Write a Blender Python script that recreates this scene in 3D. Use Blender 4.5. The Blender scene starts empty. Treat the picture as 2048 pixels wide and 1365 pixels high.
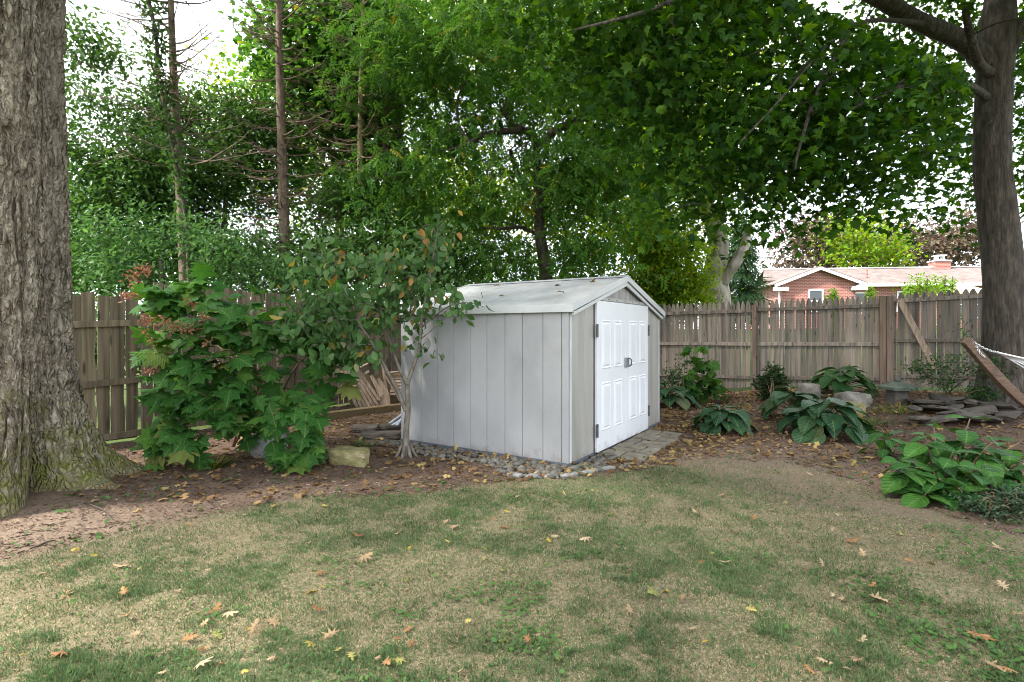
import bpy, bmesh, math, random
import numpy as np
from mathutils import Vector, Matrix, Euler

R = math.radians
rng = np.random.default_rng(7)
random.seed(7)
SC = bpy.context.scene
COL = SC.collection

# ------------------------------------------------------------------ camera, world, sun, exposure
F, CX, HY, EYE = 1071.0, 1024.0, 660.0, 1.5          # focal length in photo pixels, horizon row, eye height
cam_d = bpy.data.cameras.new('camera'); cam = bpy.data.objects.new('camera', cam_d); COL.objects.link(cam)
cam.location = (0, 0, EYE); cam.rotation_euler = (R(90), 0, 0)
cam_d.sensor_width = 36; cam_d.lens = F / 2048 * 36; cam_d.shift_y = -(682.5 - HY) / 2048
cam_d.clip_start = .05; cam_d.clip_end = 3000
SC.camera = cam

SUN_EL, SUN_AZ = 50.0, 246.0      # azimuth clockwise from +Y; a hazy sun stands to the left
world = bpy.data.worlds.new('World'); SC.world = world; world.use_nodes = True
nt = world.node_tree; nt.nodes.clear()
wo = nt.nodes.new('ShaderNodeOutputWorld'); bg = nt.nodes.new('ShaderNodeBackground')
sky = nt.nodes.new('ShaderNodeTexSky'); sky.sky_type = 'NISHITA'; sky.sun_disc = False
sky.sun_elevation = R(SUN_EL); sky.sun_rotation = R(SUN_AZ); sky.air_density = 1.0; sky.dust_density = 2.5
tc = nt.nodes.new('ShaderNodeTexCoord'); mp = nt.nodes.new('ShaderNodeMapping'); mp.inputs['Scale'].default_value = (1.2, 1.2, 3.0)
cn = nt.nodes.new('ShaderNodeTexNoise'); cn.inputs['Scale'].default_value = 2.2; cn.inputs['Detail'].default_value = 7
cr = nt.nodes.new('ShaderNodeValToRGB'); cr.color_ramp.elements[0].position = .34; cr.color_ramp.elements[1].position = .55
cr.color_ramp.elements[0].color = (.45, .45, .45, 1); cr.color_ramp.elements[1].color = (1, 1, 1, 1)
mx = nt.nodes.new('ShaderNodeMix'); mx.data_type = 'RGBA'; mx.inputs[7].default_value = (7.0, 7.3, 7.7, 1)
nt.links.new(tc.outputs['Generated'], mp.inputs[0]); nt.links.new(mp.outputs[0], cn.inputs['Vector'])
nt.links.new(cn.outputs['Fac'], cr.inputs[0]); nt.links.new(cr.outputs[0], mx.inputs[0])
nt.links.new(sky.outputs[0], mx.inputs[6]); nt.links.new(mx.outputs[2], bg.inputs[0])
bg.inputs[1].default_value = .125; nt.links.new(bg.outputs[0], wo.inputs[0])

sun_d = bpy.data.lights.new('sun', 'SUN'); sun = bpy.data.objects.new('sun', sun_d); COL.objects.link(sun)
sun_d.energy = 3.4; sun_d.angle = R(5.0); sun_d.color = (1, .95, .87)
_d = Vector((math.sin(R(SUN_AZ)) * math.cos(R(SUN_EL)), math.cos(R(SUN_AZ)) * math.cos(R(SUN_EL)), math.sin(R(SUN_EL))))
sun.rotation_euler = _d.to_track_quat('Z', 'Y').to_euler()
sun.location = (0, 0, 30)
vs = SC.view_settings; vs.view_transform = 'Standard'; vs.look = 'None'; vs.gamma = 1; vs.exposure = 2.1
try: vs.use_curve_mapping = False
except Exception: pass
SC.render.engine = 'CYCLES'
SC.cycles.filter_width = 1.0; SC.cycles.max_bounces = 8; SC.cycles.transparent_max_bounces = 8

# ------------------------------------------------------------------ little maths
def ss(t): t = np.clip(t, 0, 1); return t * t * (3 - 2 * t)
_H = np.random.default_rng(3).random((256, 256))
def vnoise(x, y):
    x = np.asarray(x, float); y = np.asarray(y, float)
    i = np.floor(x).astype(int); j = np.floor(y).astype(int); u = x - i; v = y - j
    u = u * u * (3 - 2 * u); v = v * v * (3 - 2 * v)
    a = _H[i % 256, j % 256]; b = _H[(i + 1) % 256, j % 256]; c = _H[i % 256, (j + 1) % 256]; d = _H[(i + 1) % 256, (j + 1) % 256]
    return (a * (1 - u) + b * u) * (1 - v) + (c * (1 - u) + d * u) * v
def fbm(x, y, o=4):
    s = 0; a = .5; t = 0
    for k in range(o):
        s = s + a * vnoise(x * 2 ** k + 17 * k, y * 2 ** k + 31 * k); t += a; a *= .5
    return s / t
def terrain(x, y):
    x = np.asarray(x, float); y = np.asarray(y, float)
    z = .29 * ss((x - 3) / 5) * ss((y - 5) / 4.5)
    z = z + 1.25 * ss((y - 14) / 13) * ss((x + 3) / 6)
    z = z + (fbm(x * 1.3, y * 1.3, 3) - .5) * .05 * ss((y - 1) / 2)
    return z
def T1(x, y): return float(terrain(x, y))
def at(px, py, d): return Vector(((px - CX) / F * d, d, EYE + (HY - py) / F * d))
def gp(px, py):                                      # where the sight line through a photo point meets the terrain
    d = F * EYE / max(py - HY, 8)
    for _ in range(25):
        x = (px - CX) / F * d; d = d * .5 + .5 * F * (EYE - T1(x, d)) / max(py - HY, 8)
    x = (px - CX) / F * d
    return Vector((x, d, T1(x, d)))

# ------------------------------------------------------------------ materials
MATS = {}
def _new(name):
    m = bpy.data.materials.new(name); m.use_nodes = True; n = m.node_tree.nodes; n.clear()
    out = n.new('ShaderNodeOutputMaterial'); b = n.new('ShaderNodeBsdfPrincipled')
    m.node_tree.links.new(b.outputs[0], out.inputs[0]); MATS[name] = m
    return m, n, m.node_tree.links, b, out
def ramp(n, stops):
    r = n.new('ShaderNodeValToRGB'); e = r.color_ramp.elements
    while len(e) < len(stops): e.new(.5)
    for i, (p, c) in enumerate(stops): e[i].position = p; e[i].color = (*c, 1)
    return r
def mk(name, cols, scale=(1, 1, 1), ns=4, detail=6, rough=.7, bump=.2, bs=30, bscale=None, rand=0., spec=.3, bdist=.02, lo=.32, hi=.68, metallic=0, off=False):
    m, n, L, b, out = _new(name)
    t = n.new('ShaderNodeTexCoord'); mp = n.new('ShaderNodeMapping'); mp.inputs['Scale'].default_value = scale
    oi = n.new('ShaderNodeObjectInfo')
    L.new(t.outputs['Object'], mp.inputs[0])
    vec = mp.outputs[0]
    if rand or off:
        va = n.new('ShaderNodeVectorMath'); va.operation = 'ADD'; mu = n.new('ShaderNodeMath'); mu.operation = 'MULTIPLY'; mu.inputs[1].default_value = 91.7
        L.new(oi.outputs['Random'], mu.inputs[0]); L.new(vec, va.inputs[0]); L.new(mu.outputs[0], va.inputs[1]); vec = va.outputs[0]
    nz = n.new('ShaderNodeTexNoise'); nz.inputs['Scale'].default_value = ns; nz.inputs['Detail'].default_value = detail; nz.inputs['Roughness'].default_value = .6
    L.new(vec, nz.inputs['Vector'])
    k = len(cols); r = ramp(n, [(lo + (hi - lo) * i / (k - 1), c) for i, c in enumerate(cols)]); L.new(nz.outputs['Fac'], r.inputs[0])
    col = r.outputs[0]
    if rand:
        h = n.new('ShaderNodeHueSaturation'); mr = n.new('ShaderNodeMapRange'); mr.inputs[3].default_value = 1 - rand; mr.inputs[4].default_value = 1 + rand
        L.new(oi.outputs['Random'], mr.inputs[0]); L.new(mr.outputs[0], h.inputs['Value']); L.new(col, h.inputs['Color']); col = h.outputs[0]
    L.new(col, b.inputs['Base Color']); b.inputs['Roughness'].default_value = rough; b.inputs['Specular IOR Level'].default_value = spec; b.inputs['Metallic'].default_value = metallic
    if bump:
        n2 = n.new('ShaderNodeTexNoise'); n2.inputs['Scale'].default_value = bs; n2.inputs['Detail'].default_value = 5
        if bscale:
            m2 = n.new('ShaderNodeMapping'); m2.inputs['Scale'].default_value = bscale; L.new(t.outputs['Object'], m2.inputs[0]); L.new(m2.outputs[0], n2.inputs['Vector'])
        else: L.new(vec, n2.inputs['Vector'])
        bp = n.new('ShaderNodeBump'); bp.inputs['Strength'].default_value = bump; bp.inputs['Distance'].default_value = bdist
        L.new(n2.outputs['Fac'], bp.inputs['Height']); L.new(bp.outputs[0], b.inputs['Normal'])
    return m
def leafmat(name, cols, trans=.35, rough=.45, spec=.35, tcol=1.5, vein=False, objr=True):
    m, n, L, b, out = _new(name); rough = min(rough + .1, .9); spec = spec * .45
    a = n.new('ShaderNodeAttribute'); a.attribute_name = 'rnd'; oi = n.new('ShaderNodeObjectInfo')
    s = n.new('ShaderNodeMath'); s.operation = 'ADD'; fr = n.new('ShaderNodeMath'); fr.operation = 'FRACT'
    L.new(a.outputs['Fac'], s.inputs[0]); L.new(s.outputs[0], fr.inputs[0])
    if objr: L.new(oi.outputs['Random'], s.inputs[1])
    else: s.inputs[1].default_value = 0.
    r = ramp(n, cols); L.new(fr.outputs[0], r.inputs[0])
    t = n.new('ShaderNodeTexCoord'); nz = n.new('ShaderNodeTexNoise'); nz.inputs['Scale'].default_value = 1.1 if not vein else 3.0; nz.inputs['Detail'].default_value = 3
    h = n.new('ShaderNodeHueSaturation'); mr = n.new('ShaderNodeMapRange'); mr.inputs[1].default_value = .3; mr.inputs[2].default_value = .7; mr.inputs[3].default_value = .74; mr.inputs[4].default_value = 1.26
    L.new(t.outputs['Object'], nz.inputs['Vector']); L.new(nz.outputs['Fac'], mr.inputs[0]); L.new(mr.outputs[0], h.inputs['Value']); L.new(r.outputs[0], h.inputs['Color'])
    h.inputs['Saturation'].default_value = 1.06; col = h.outputs[0]
    if vein:                                         # midrib and side veins in the leaf's own coordinates
        sx = n.new('ShaderNodeSeparateXYZ'); L.new(t.outputs['Object'], sx.inputs[0]); ab = n.new('ShaderNodeMath'); ab.operation = 'ABSOLUTE'; L.new(sx.outputs[0], ab.inputs[0])
        ma = n.new('ShaderNodeMath'); ma.operation = 'MULTIPLY_ADD'; ma.inputs[1].default_value = -.9; L.new(ab.outputs[0], ma.inputs[0]); L.new(sx.outputs[1], ma.inputs[2])
        fq = n.new('ShaderNodeMath'); fq.operation = 'MULTIPLY'; fq.inputs[1].default_value = 46.; L.new(ma.outputs[0], fq.inputs[0]); sn = n.new('ShaderNodeMath'); sn.operation = 'SINE'; L.new(fq.outputs[0], sn.inputs[0])
        mid = n.new('ShaderNodeMapRange'); mid.inputs[1].default_value = .010; mid.inputs[2].default_value = .024; mid.inputs[3].default_value = .55; mid.inputs[4].default_value = 0.; L.new(ab.outputs[0], mid.inputs[0])
        mxv = n.new('ShaderNodeMix'); mxv.data_type = 'RGBA'; mxv.inputs[7].default_value = (.14, .19, .075, 1); L.new(mid.outputs[0], mxv.inputs[0]); L.new(col, mxv.inputs[6])
        sv = n.new('ShaderNodeMapRange'); sv.inputs[1].default_value = .82; sv.inputs[2].default_value = 1.; sv.inputs[4].default_value = .28; L.new(sn.outputs[0], sv.inputs[0]); mx2 = n.new('ShaderNodeMix'); mx2.data_type = 'RGBA'; mx2.inputs[7].default_value = (.12, .17, .06, 1); L.new(sv.outputs[0], mx2.inputs[0]); L.new(mxv.outputs[2], mx2.inputs[6]); col = mx2.outputs[2]
        bp = n.new('ShaderNodeBump'); bp.inputs['Strength'].default_value = .35; bp.inputs['Distance'].default_value = .006; L.new(sn.outputs[0], bp.inputs['Height']); L.new(bp.outputs[0], b.inputs['Normal'])
    L.new(col, b.inputs['Base Color']); b.inputs['Roughness'].default_value = rough; b.inputs['Specular IOR Level'].default_value = spec
    tr = n.new('ShaderNodeBsdfTranslucent'); h2 = n.new('ShaderNodeHueSaturation'); h2.inputs['Value'].default_value = tcol; h2.inputs['Hue'].default_value = .478; h2.inputs['Saturation'].default_value = 1.12
    L.new(col, h2.inputs['Color']); L.new(h2.outputs[0], tr.inputs[0])
    mi = n.new('ShaderNodeMixShader'); mi.inputs[0].default_value = trans
    L.new(b.outputs[0], mi.inputs[1]); L.new(tr.outputs[0], mi.inputs[2]); L.new(mi.outputs[0], out.inputs[0])
    return m
def plain(name, c, rough=.5, spec=.4, metallic=0):
    m, n, L, b, out = _new(name); b.inputs['Base Color'].default_value = (*c, 1); b.inputs['Roughness'].default_value = rough
    b.inputs['Specular IOR Level'].default_value = spec; b.inputs['Metallic'].default_value = metallic
    return m

leafmat('maple_leaf', [(0, (.012, .038, .007)), (.4, (.022, .062, .010)), (.8, (.038, .092, .015)), (1, (.07, .135, .024))], .45, .45, .3, 2.0)
leafmat('walnut_leaf', [(0, (.038, .10, .022)), (.6, (.055, .13, .03)), (.985, (.075, .15, .035)), (1, (.26, .2, .04))], .45, .5, .25, 1.8)
leafmat('under_leaf', [(0, (.034, .082, .022)), (.5, (.050, .112, .030)), (1, (.072, .138, .04))], .32, .35, .45, 1.6)
leafmat('pale_under_leaf', [(0, (.035, .09, .03)), (.6, (.055, .125, .04)), (1, (.08, .15, .05))], .35, .4, .4, 1.6)
leafmat('bright_leaf', [(0, (.07, .15, .018)), (.5, (.12, .215, .028)), (.85, (.155, .24, .035)), (1, (.26, .25, .045))], .42, .5, .3, 1.6)
leafmat('copper_leaf', [(0, (.065, .046, .036)), (.6, (.11, .082, .06)), (1, (.14, .13, .07))], .3, .5, .3, 1.4)
leafmat('conifer_leaf', [(0, (.03, .07, .03)), (1, (.06, .11, .045))], .2, .6, .2)
leafmat('thuja_leaf', [(0, (.07, .15, .02)), (1, (.14, .24, .04))], .3, .6, .2)
leafmat('dark_conifer_leaf', [(0, (.018, .035, .016)), (1, (.035, .06, .022))], .2, .6, .2)
leafmat('oak_crown_leaf', [(0, (.03, .07, .02)), (1, (.05, .11, .03))], .3, .5, .3)
OKC = [(0, (.026, .085, .018)), (.6, (.042, .118, .026)), (.93, (.075, .165, .034)), (1, (.15, .17, .05))]
leafmat('oakleaf_leaf', OKC, .30, .5, .3, 1.6, True); leafmat('oakleaf_inner', OKC, .30, .5, .3, 1.6)
leafmat('dogwood_leaf', [(0, (.042, .10, .030)), (.5, (.072, .145, .046)), (.90, (.095, .17, .06)), (.94, (.15, .17, .10)), (.975, (.36, .27, .05)), (1, (.28, .15, .07))], .30, .38, .45, 1.6)
leafmat('hosta_leaf', [(0, (.016, .050, .022)), (.6, (.026, .070, .030)), (.92, (.04, .088, .036)), (1, (.13, .10, .045))], .2, .35, .5, 1.5, True)
leafmat('mophead_leaf', [(0, (.018, .066, .015)), (.7, (.029, .094, .02)), (1, (.05, .13, .026))], .3, .4, .45, 1.6, True)
leafmat('rose_leaf', [(0, (.020, .058, .02)), (1, (.045, .10, .028))], .3, .45, .35)
leafmat('cover_leaf', [(0, (.025, .055, .03)), (.7, (.045, .085, .045)), (1, (.10, .12, .07))], .25, .35, .5)
leafmat('liriope_leaf', [(0, (.03, .075, .015)), (.6, (.06, .11, .02)), (1, (.30, .24, .05))], .3, .45, .35)
leafmat('clover_leaf', [(0, (.045, .10, .03)), (1, (.08, .15, .045))], .3, .45, .35)
leafmat('grass_blade', [(0, (.052, .098, .042)), (.40, (.086, .140, .060)), (.58, (.14, .175, .08)), (.62, (.25, .21, .13)), (1, (.47, .395, .265))], .3, .55, .25, 1.3, objr=False)
leafmat('fallen_yellow', [(0, (.40, .29, .07)), (1, (.38, .33, .12))], .25, .55, .3)
leafmat('fallen_tan', [(0, (.28, .195, .115)), (1, (.38, .30, .20))], .2, .6, .25)
leafmat('fallen_orange', [(0, (.20, .105, .055)), (1, (.28, .165, .085))], .2, .6, .25)
leafmat('fallen_green', [(0, (.22, .23, .08)), (1, (.32, .29, .11))], .25, .55, .3)
leafmat('litter_leaf', [(0, (.09, .055, .032)), (.5, (.17, .108, .055)), (.85, (.25, .18, .085)), (1, (.34, .26, .11))], .15, .65, .2)
leafmat('dry_flower', [(0, (.23, .11, .06)), (.6, (.33, .18, .11)), (1, (.42, .27, .18))], .25, .7, .1)
leafmat('twig_brown', [(0, (.06, .045, .035)), (1, (.11, .085, .065))], .0, .8, .1)
leafmat('mulch_chip', [(0, (.05, .034, .026)), (.6, (.095, .064, .048)), (.9, (.15, .108, .08)), (1, (.30, .24, .185))], .0, .8, .15)

mk('maple_bark', [(.030, .024, .019), (.062, .050, .040), (.115, .096, .078)], (1, 1, .25), 16, 8, .9, 1.0, 34, (1, 1, .16), bdist=.05)
mk('dark_bark', [(.035, .027, .021), (.075, .058, .045), (.12, .10, .08)], (1, 1, .3), 9, 6, .9, .5, 24, (1, 1, .25))
mk('spruce_bark', [(.085, .062, .048), (.15, .105, .08), (.21, .155, .12)], (1, 1, .5), 12, 6, .9, .5, 30, (1, 1, .4))
mk('stripped_bark', [(.12, .085, .06), (.32, .23, .15), (.45, .35, .25)], (1, 1, .25), 9, 6, .85, .4, 24, (1, 1, .3))
mk('pale_bark', [(.10, .085, .068), (.22, .19, .16), (.32, .285, .245)], (1, 1, .4), 5, 6, .85, .6, 18, (1, 1, .3), bdist=.05)
mk('dogwood_bark', [(.075, .064, .05), (.135, .118, .095), (.19, .168, .138)], (1, 1, .5), 20, 6, .85, .4, 50)
mk('stem_bark', [(.10, .065, .04), (.17, .115, .07)], (1, 1, .5), 20, 4, .85, .2, 50)
mk('fence_wood', [(.055, .049, .044), (.118, .104, .09), (.175, .14, .11), (.215, .19, .163)], (7, 7, .55), 2.6, 7, .85, .35, 8, (14, 14, .8), rand=.28, bdist=.006)
mk('mossy_wood', [(.066, .055, .034), (.13, .105, .067), (.19, .152, .10)], (7, 7, .55), 2.6, 7, .85, .35, 8, (14, 14, .8), rand=.22, bdist=.006)
mk('post_wood', [(.075, .055, .042), (.13, .095, .07), (.175, .13, .098)], (8, 8, .5), 2.6, 7, .8, .3, 8, (14, 14, .8), rand=.15, bdist=.005)
mk('chair_wood', [(.17, .12, .085), (.28, .21, .155), (.36, .29, .22)], (6, 6, 1), 4, 6, .8, .25, 12, rand=.15, bdist=.004)
mk('hammock_wood', [(.055, .034, .023), (.09, .055, .037), (.13, .083, .057)], (3, 12, 12), 3, 6, .6, .2, 12, bdist=.004)
mk('beam_wood', [(.09, .06, .03), (.16, .11, .06), (.11, .11, .05)], (2, 8, 8), 3, 6, .85, .3, 12)
mk('rock_grey', [(.085, .077, .066), (.145, .13, .11), (.21, .19, .165)], (1, 1, 1), 6, 7, .85, .6, 14, bdist=.03, rand=.15)
mk('rock_pale', [(.15, .15, .15), (.22, .22, .215), (.28, .28, .27)], (1, 1, 1), 6, 7, .85, .5, 14, bdist=.02)
mk('rock_moss', [(.11, .11, .04), (.19, .17, .075), (.30, .24, .15)], (1, 1, 1.6), 7, 7, .9, .6, 18, bdist=.02)
mk('flagstone', [(.04, .034, .028), (.07, .06, .05), (.105, .09, .073)], (1, 1, 2), 5, 7, .85, .5, 14, bdist=.02, rand=.25)
mk('river_stone', [(.05, .047, .039), (.092, .085, .071), (.14, .129, .108)], (1, 1, 1), 9, 5, .65, .15, 40, rand=.4, bdist=.005, spec=.35)
mk('edging', [(.10, .10, .096), (.16, .16, .152), (.22, .216, .205)], (1, 1, 1), 12, 6, .85, .5, 40, bdist=.01, rand=.1)
mk('paver', [(.10, .088, .062), (.16, .14, .103), (.215, .19, .145)], (1, 1, 1), 7, 7, .85, .4, 30, bdist=.008, rand=.14)
mk('lantern_stone', [(.05, .064, .048), (.085, .105, .08), (.12, .135, .105)], (1, 1, 1), 8, 6, .9, .4, 30, bdist=.01)
mk('shed_metal', [(.24, .242, .245), (.29, .292, .295), (.325, .327, .33)], (1, 1, .8), 1.3, 5, .36, .03, 3, spec=.5, bdist=.01, lo=.32, hi=.62)
mk('shed_front', [(.23, .22, .195), (.29, .28, .255), (.33, .32, .295)], (2, 2, .3), 1.6, 4, .42, .04, 4, spec=.45, bdist=.01, off=True)
mk('shed_gable', [(.15, .145, .135), (.25, .245, .23), (.34, .33, .315)], (6, 6, .8), 2.0, 6, .5, .05, 8, spec=.4, bdist=.01, off=True)
mk('shed_trim', [(.38, .39, .385), (.45, .46, .455)], (1, 1, 1), 3, 4, .4, .03, 10, spec=.5, off=True)
mk('shed_roof', [(.38, .38, .375), (.50, .50, .495), (.57, .57, .565)], (1, 1, 1), 2.4, 7, .32, .10, 3, spec=.5, bdist=.02, off=True)
mk('door_white', [(.58, .59, .61), (.64, .65, .67)], (1, 1, 1), 1.2, 3, .45, .02, 8, spec=.4)
mk('hinge_metal', [(.07, .075, .075), (.16, .17, .17)], (1, 1, 1), 20, 4, .5, .1, 40, metallic=.6)
mk('latch_metal', [(.22, .25, .26), (.34, .37, .38)], (1, 1, 1), 20, 4, .4, .1, 40, metallic=.7)
mk('pipe_grey', [(.24, .27, .32), (.34, .37, .42)], (1, 1, 1), 8, 4, .45, .05, 20)
mk('house_white', [(.72, .73, .73), (.80, .80, .80)], (1, 1, 1), 2, 3, .5, .03, 8)
mk('roof_shingle', [(.095, .072, .066), (.135, .106, .097), (.17, .138, .127)], (1, 1, 3), 2.2, 7, .9, .3, 9)
mk('umbrella_cloth', [(.62, .47, .33), (.70, .55, .40)], (1, 1, 1), 2, 3, .8, .05, 10)
mk('hammock_rope', [(.62, .63, .66), (.75, .76, .78)], (1, 1, 1), 40, 3, .7, .2, 60)
plain('chain_steel', (.55, .56, .58), .3, .5, .9)
plain('window_glass', (.025, .035, .04), .06, .6)
plain('shed_base', (.085, .10, .12), .6)
plain('gap_dark', (.03, .03, .03), .9)
plain('debris_dark', (.09, .055, .035), .9)

def knots(name, sc=(5.5, 5.5, 3.0)):
    m = MATS[name]; n = m.node_tree.nodes; L = m.node_tree.links; b = [x for x in n if x.type == 'BSDF_PRINCIPLED'][0]; src = b.inputs['Base Color'].links[0].from_socket
    t = n.new('ShaderNodeTexCoord'); oi = n.new('ShaderNodeObjectInfo'); mu = n.new('ShaderNodeMath'); mu.operation = 'MULTIPLY'; mu.inputs[1].default_value = 57.; va = n.new('ShaderNodeVectorMath'); mp = n.new('ShaderNodeMapping'); mp.inputs['Scale'].default_value = sc
    L.new(oi.outputs['Random'], mu.inputs[0]); L.new(t.outputs['Object'], mp.inputs[0]); L.new(mp.outputs[0], va.inputs[0]); L.new(mu.outputs[0], va.inputs[1])
    v = n.new('ShaderNodeTexVoronoi'); v.inputs['Scale'].default_value = 1.6; L.new(va.outputs[0], v.inputs['Vector']); r = n.new('ShaderNodeMapRange'); r.inputs[1].default_value = .09; r.inputs[2].default_value = .17; r.inputs[3].default_value = .85; r.inputs[4].default_value = 0.; L.new(v.outputs['Distance'], r.inputs[0])
    mx = n.new('ShaderNodeMix'); mx.data_type = 'RGBA'; mx.inputs[7].default_value = (.035, .025, .02, 1); L.new(r.outputs[0], mx.inputs[0]); L.new(src, mx.inputs[6]); L.new(mx.outputs[2], b.inputs['Base Color'])
knots('fence_wood'); knots('post_wood', (6, 6, 2.5)); knots('mossy_wood', (5, 5, 1.8))
def splash(name):                                    # dried mud splashed up from the soil, algae streaks
    m = MATS[name]; n = m.node_tree.nodes; L = m.node_tree.links; b = [x for x in n if x.type == 'BSDF_PRINCIPLED'][0]; src = b.inputs['Base Color'].links[0].from_socket
    t = n.new('ShaderNodeTexCoord'); sx = n.new('ShaderNodeSeparateXYZ'); L.new(t.outputs['Object'], sx.inputs[0]); nz = n.new('ShaderNodeTexNoise'); nz.inputs['Scale'].default_value = 9; nz.inputs['Detail'].default_value = 9; nz.inputs['Roughness'].default_value = .75; L.new(t.outputs['Object'], nz.inputs['Vector'])
    zr = n.new('ShaderNodeMapRange'); zr.inputs[1].default_value = .0; zr.inputs[2].default_value = .40; zr.inputs[3].default_value = .13; zr.inputs[4].default_value = -.34; L.new(sx.outputs[2], zr.inputs[0]); ad = n.new('ShaderNodeMath'); L.new(nz.outputs['Fac'], ad.inputs[0]); L.new(zr.outputs[0], ad.inputs[1])
    r = n.new('ShaderNodeMapRange'); r.inputs[1].default_value = .50; r.inputs[2].default_value = .80; r.inputs[4].default_value = .7; L.new(ad.outputs[0], r.inputs[0]); mx = n.new('ShaderNodeMix'); mx.data_type = 'RGBA'; mx.inputs[7].default_value = (.14, .11, .075, 1); L.new(r.outputs[0], mx.inputs[0]); L.new(src, mx.inputs[6]); L.new(mx.outputs[2], b.inputs['Base Color'])
for q in ('shed_metal', 'shed_front', 'door_white'): splash(q)
def brick_mat():
    m, n, L, b, out = _new('house_brick')
    t = n.new('ShaderNodeTexCoord'); sx = n.new('ShaderNodeSeparateXYZ'); cb = n.new('ShaderNodeCombineXYZ'); ad = n.new('ShaderNodeMath')
    L.new(t.outputs['Object'], sx.inputs[0]); L.new(sx.outputs[0], ad.inputs[0]); L.new(sx.outputs[1], ad.inputs[1]); L.new(ad.outputs[0], cb.inputs[0]); L.new(sx.outputs[2], cb.inputs[1])
    br = n.new('ShaderNodeTexBrick'); br.inputs['Scale'].default_value = 1; br.inputs['Brick Width'].default_value = .24; br.inputs['Row Height'].default_value = .09; br.inputs['Mortar Size'].default_value = .010
    br.inputs['Color1'].default_value = (.27, .082, .06, 1); br.inputs['Color2'].default_value = (.20, .06, .048, 1); br.inputs['Mortar'].default_value = (.36, .27, .24, 1)
    L.new(cb.outputs[0], br.inputs['Vector']); L.new(br.outputs['Color'], b.inputs['Base Color']); b.inputs['Roughness'].default_value = .85
    bp = n.new('ShaderNodeBump'); bp.inputs['Strength'].default_value = .4; bp.invert = True; L.new(br.outputs['Fac'], bp.inputs['Height']); L.new(bp.outputs[0], b.inputs['Normal'])
brick_mat()

def oak_bark_mat():
    m, n, L, b, out = _new('oak_bark')
    t = n.new('ShaderNodeTexCoord'); mp = n.new('ShaderNodeMapping'); mp.inputs['Scale'].default_value = (1, 1, .2); L.new(t.outputs['Object'], mp.inputs[0])
    nz = n.new('ShaderNodeTexNoise'); nz.inputs['Scale'].default_value = 22; nz.inputs['Detail'].default_value = 8; L.new(mp.outputs[0], nz.inputs['Vector'])
    r = ramp(n, [(.3, (.125, .102, .074)), (.5, (.265, .222, .17)), (.7, (.40, .345, .275))]); L.new(nz.outputs['Fac'], r.inputs[0])
    # moss growing up from the roots, lichen flecks above
    sx = n.new('ShaderNodeSeparateXYZ'); L.new(t.outputs['Object'], sx.inputs[0])
    mz = n.new('ShaderNodeMapRange'); mz.inputs[1].default_value = .05; mz.inputs[2].default_value = 1.5; mz.inputs[3].default_value = .34; mz.inputs[4].default_value = -.20; L.new(sx.outputs[2], mz.inputs[0])
    n2 = n.new('ShaderNodeTexNoise'); n2.inputs['Scale'].default_value = 12; n2.inputs['Detail'].default_value = 10; L.new(t.outputs['Object'], n2.inputs['Vector'])
    ad = n.new('ShaderNodeMath'); L.new(n2.outputs['Fac'], ad.inputs[0]); L.new(mz.outputs[0], ad.inputs[1])
    mr = n.new('ShaderNodeMapRange'); mr.inputs[1].default_value = .52; mr.inputs[2].default_value = .86; L.new(ad.outputs[0], mr.inputs[0])
    mx = n.new('ShaderNodeMix'); mx.data_type = 'RGBA'; mx.inputs[7].default_value = (.15, .155, .045, 1); L.new(mr.outputs[0], mx.inputs[0]); L.new(r.outputs[0], mx.inputs[6])
    # dusty root feet
    m3 = n.new('ShaderNodeMapRange'); m3.inputs[1].default_value = .02; m3.inputs[2].default_value = .16; m3.inputs[3].default_value = .62; m3.inputs[4].default_value = .0; L.new(sx.outputs[2], m3.inputs[0])
    m4 = n.new('ShaderNodeMix'); m4.data_type = 'RGBA'; m4.inputs[7].default_value = (.24, .19, .14, 1); L.new(m3.outputs[0], m4.inputs[0]); L.new(mx.outputs[2], m4.inputs[6])
    L.new(m4.outputs[2], b.inputs['Base Color']); b.inputs['Roughness'].default_value = .9; b.inputs['Specular IOR Level'].default_value = .15
    n3 = n.new('ShaderNodeTexNoise'); n3.inputs['Scale'].default_value = 60; n3.inputs['Detail'].default_value = 5; L.new(mp.outputs[0], n3.inputs['Vector'])
    bp = n.new('ShaderNodeBump'); bp.inputs['Strength'].default_value = .6; bp.inputs['Distance'].default_value = .012; L.new(n3.outputs['Fac'], bp.inputs['Height'])
    wn = n.new('ShaderNodeTexNoise'); wn.inputs['Scale'].default_value = 9; wn.inputs['Detail'].default_value = 4; L.new(t.outputs['Object'], wn.inputs['Vector'])
    mv = n.new('ShaderNodeMix'); mv.data_type = 'RGBA'; mv.blend_type = 'LINEAR_LIGHT'; mv.inputs[0].default_value = .05; L.new(mp.outputs[0], mv.inputs[6]); L.new(wn.outputs['Color'], mv.inputs[7])
    vo = n.new('ShaderNodeTexVoronoi'); vo.feature = 'DISTANCE_TO_EDGE'; vo.inputs['Scale'].default_value = 24; L.new(mv.outputs[2], vo.inputs['Vector'])
    vr = n.new('ShaderNodeMapRange'); vr.inputs[2].default_value = .25; L.new(vo.outputs['Distance'], vr.inputs[0])
    b2 = n.new('ShaderNodeBump'); b2.inputs['Strength'].default_value = .9; b2.inputs['Distance'].default_value = .03; L.new(vr.outputs[0], b2.inputs['Height']); L.new(bp.outputs[0], b2.inputs['Normal']); L.new(b2.outputs[0], b.inputs['Normal'])
oak_bark_mat()

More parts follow.
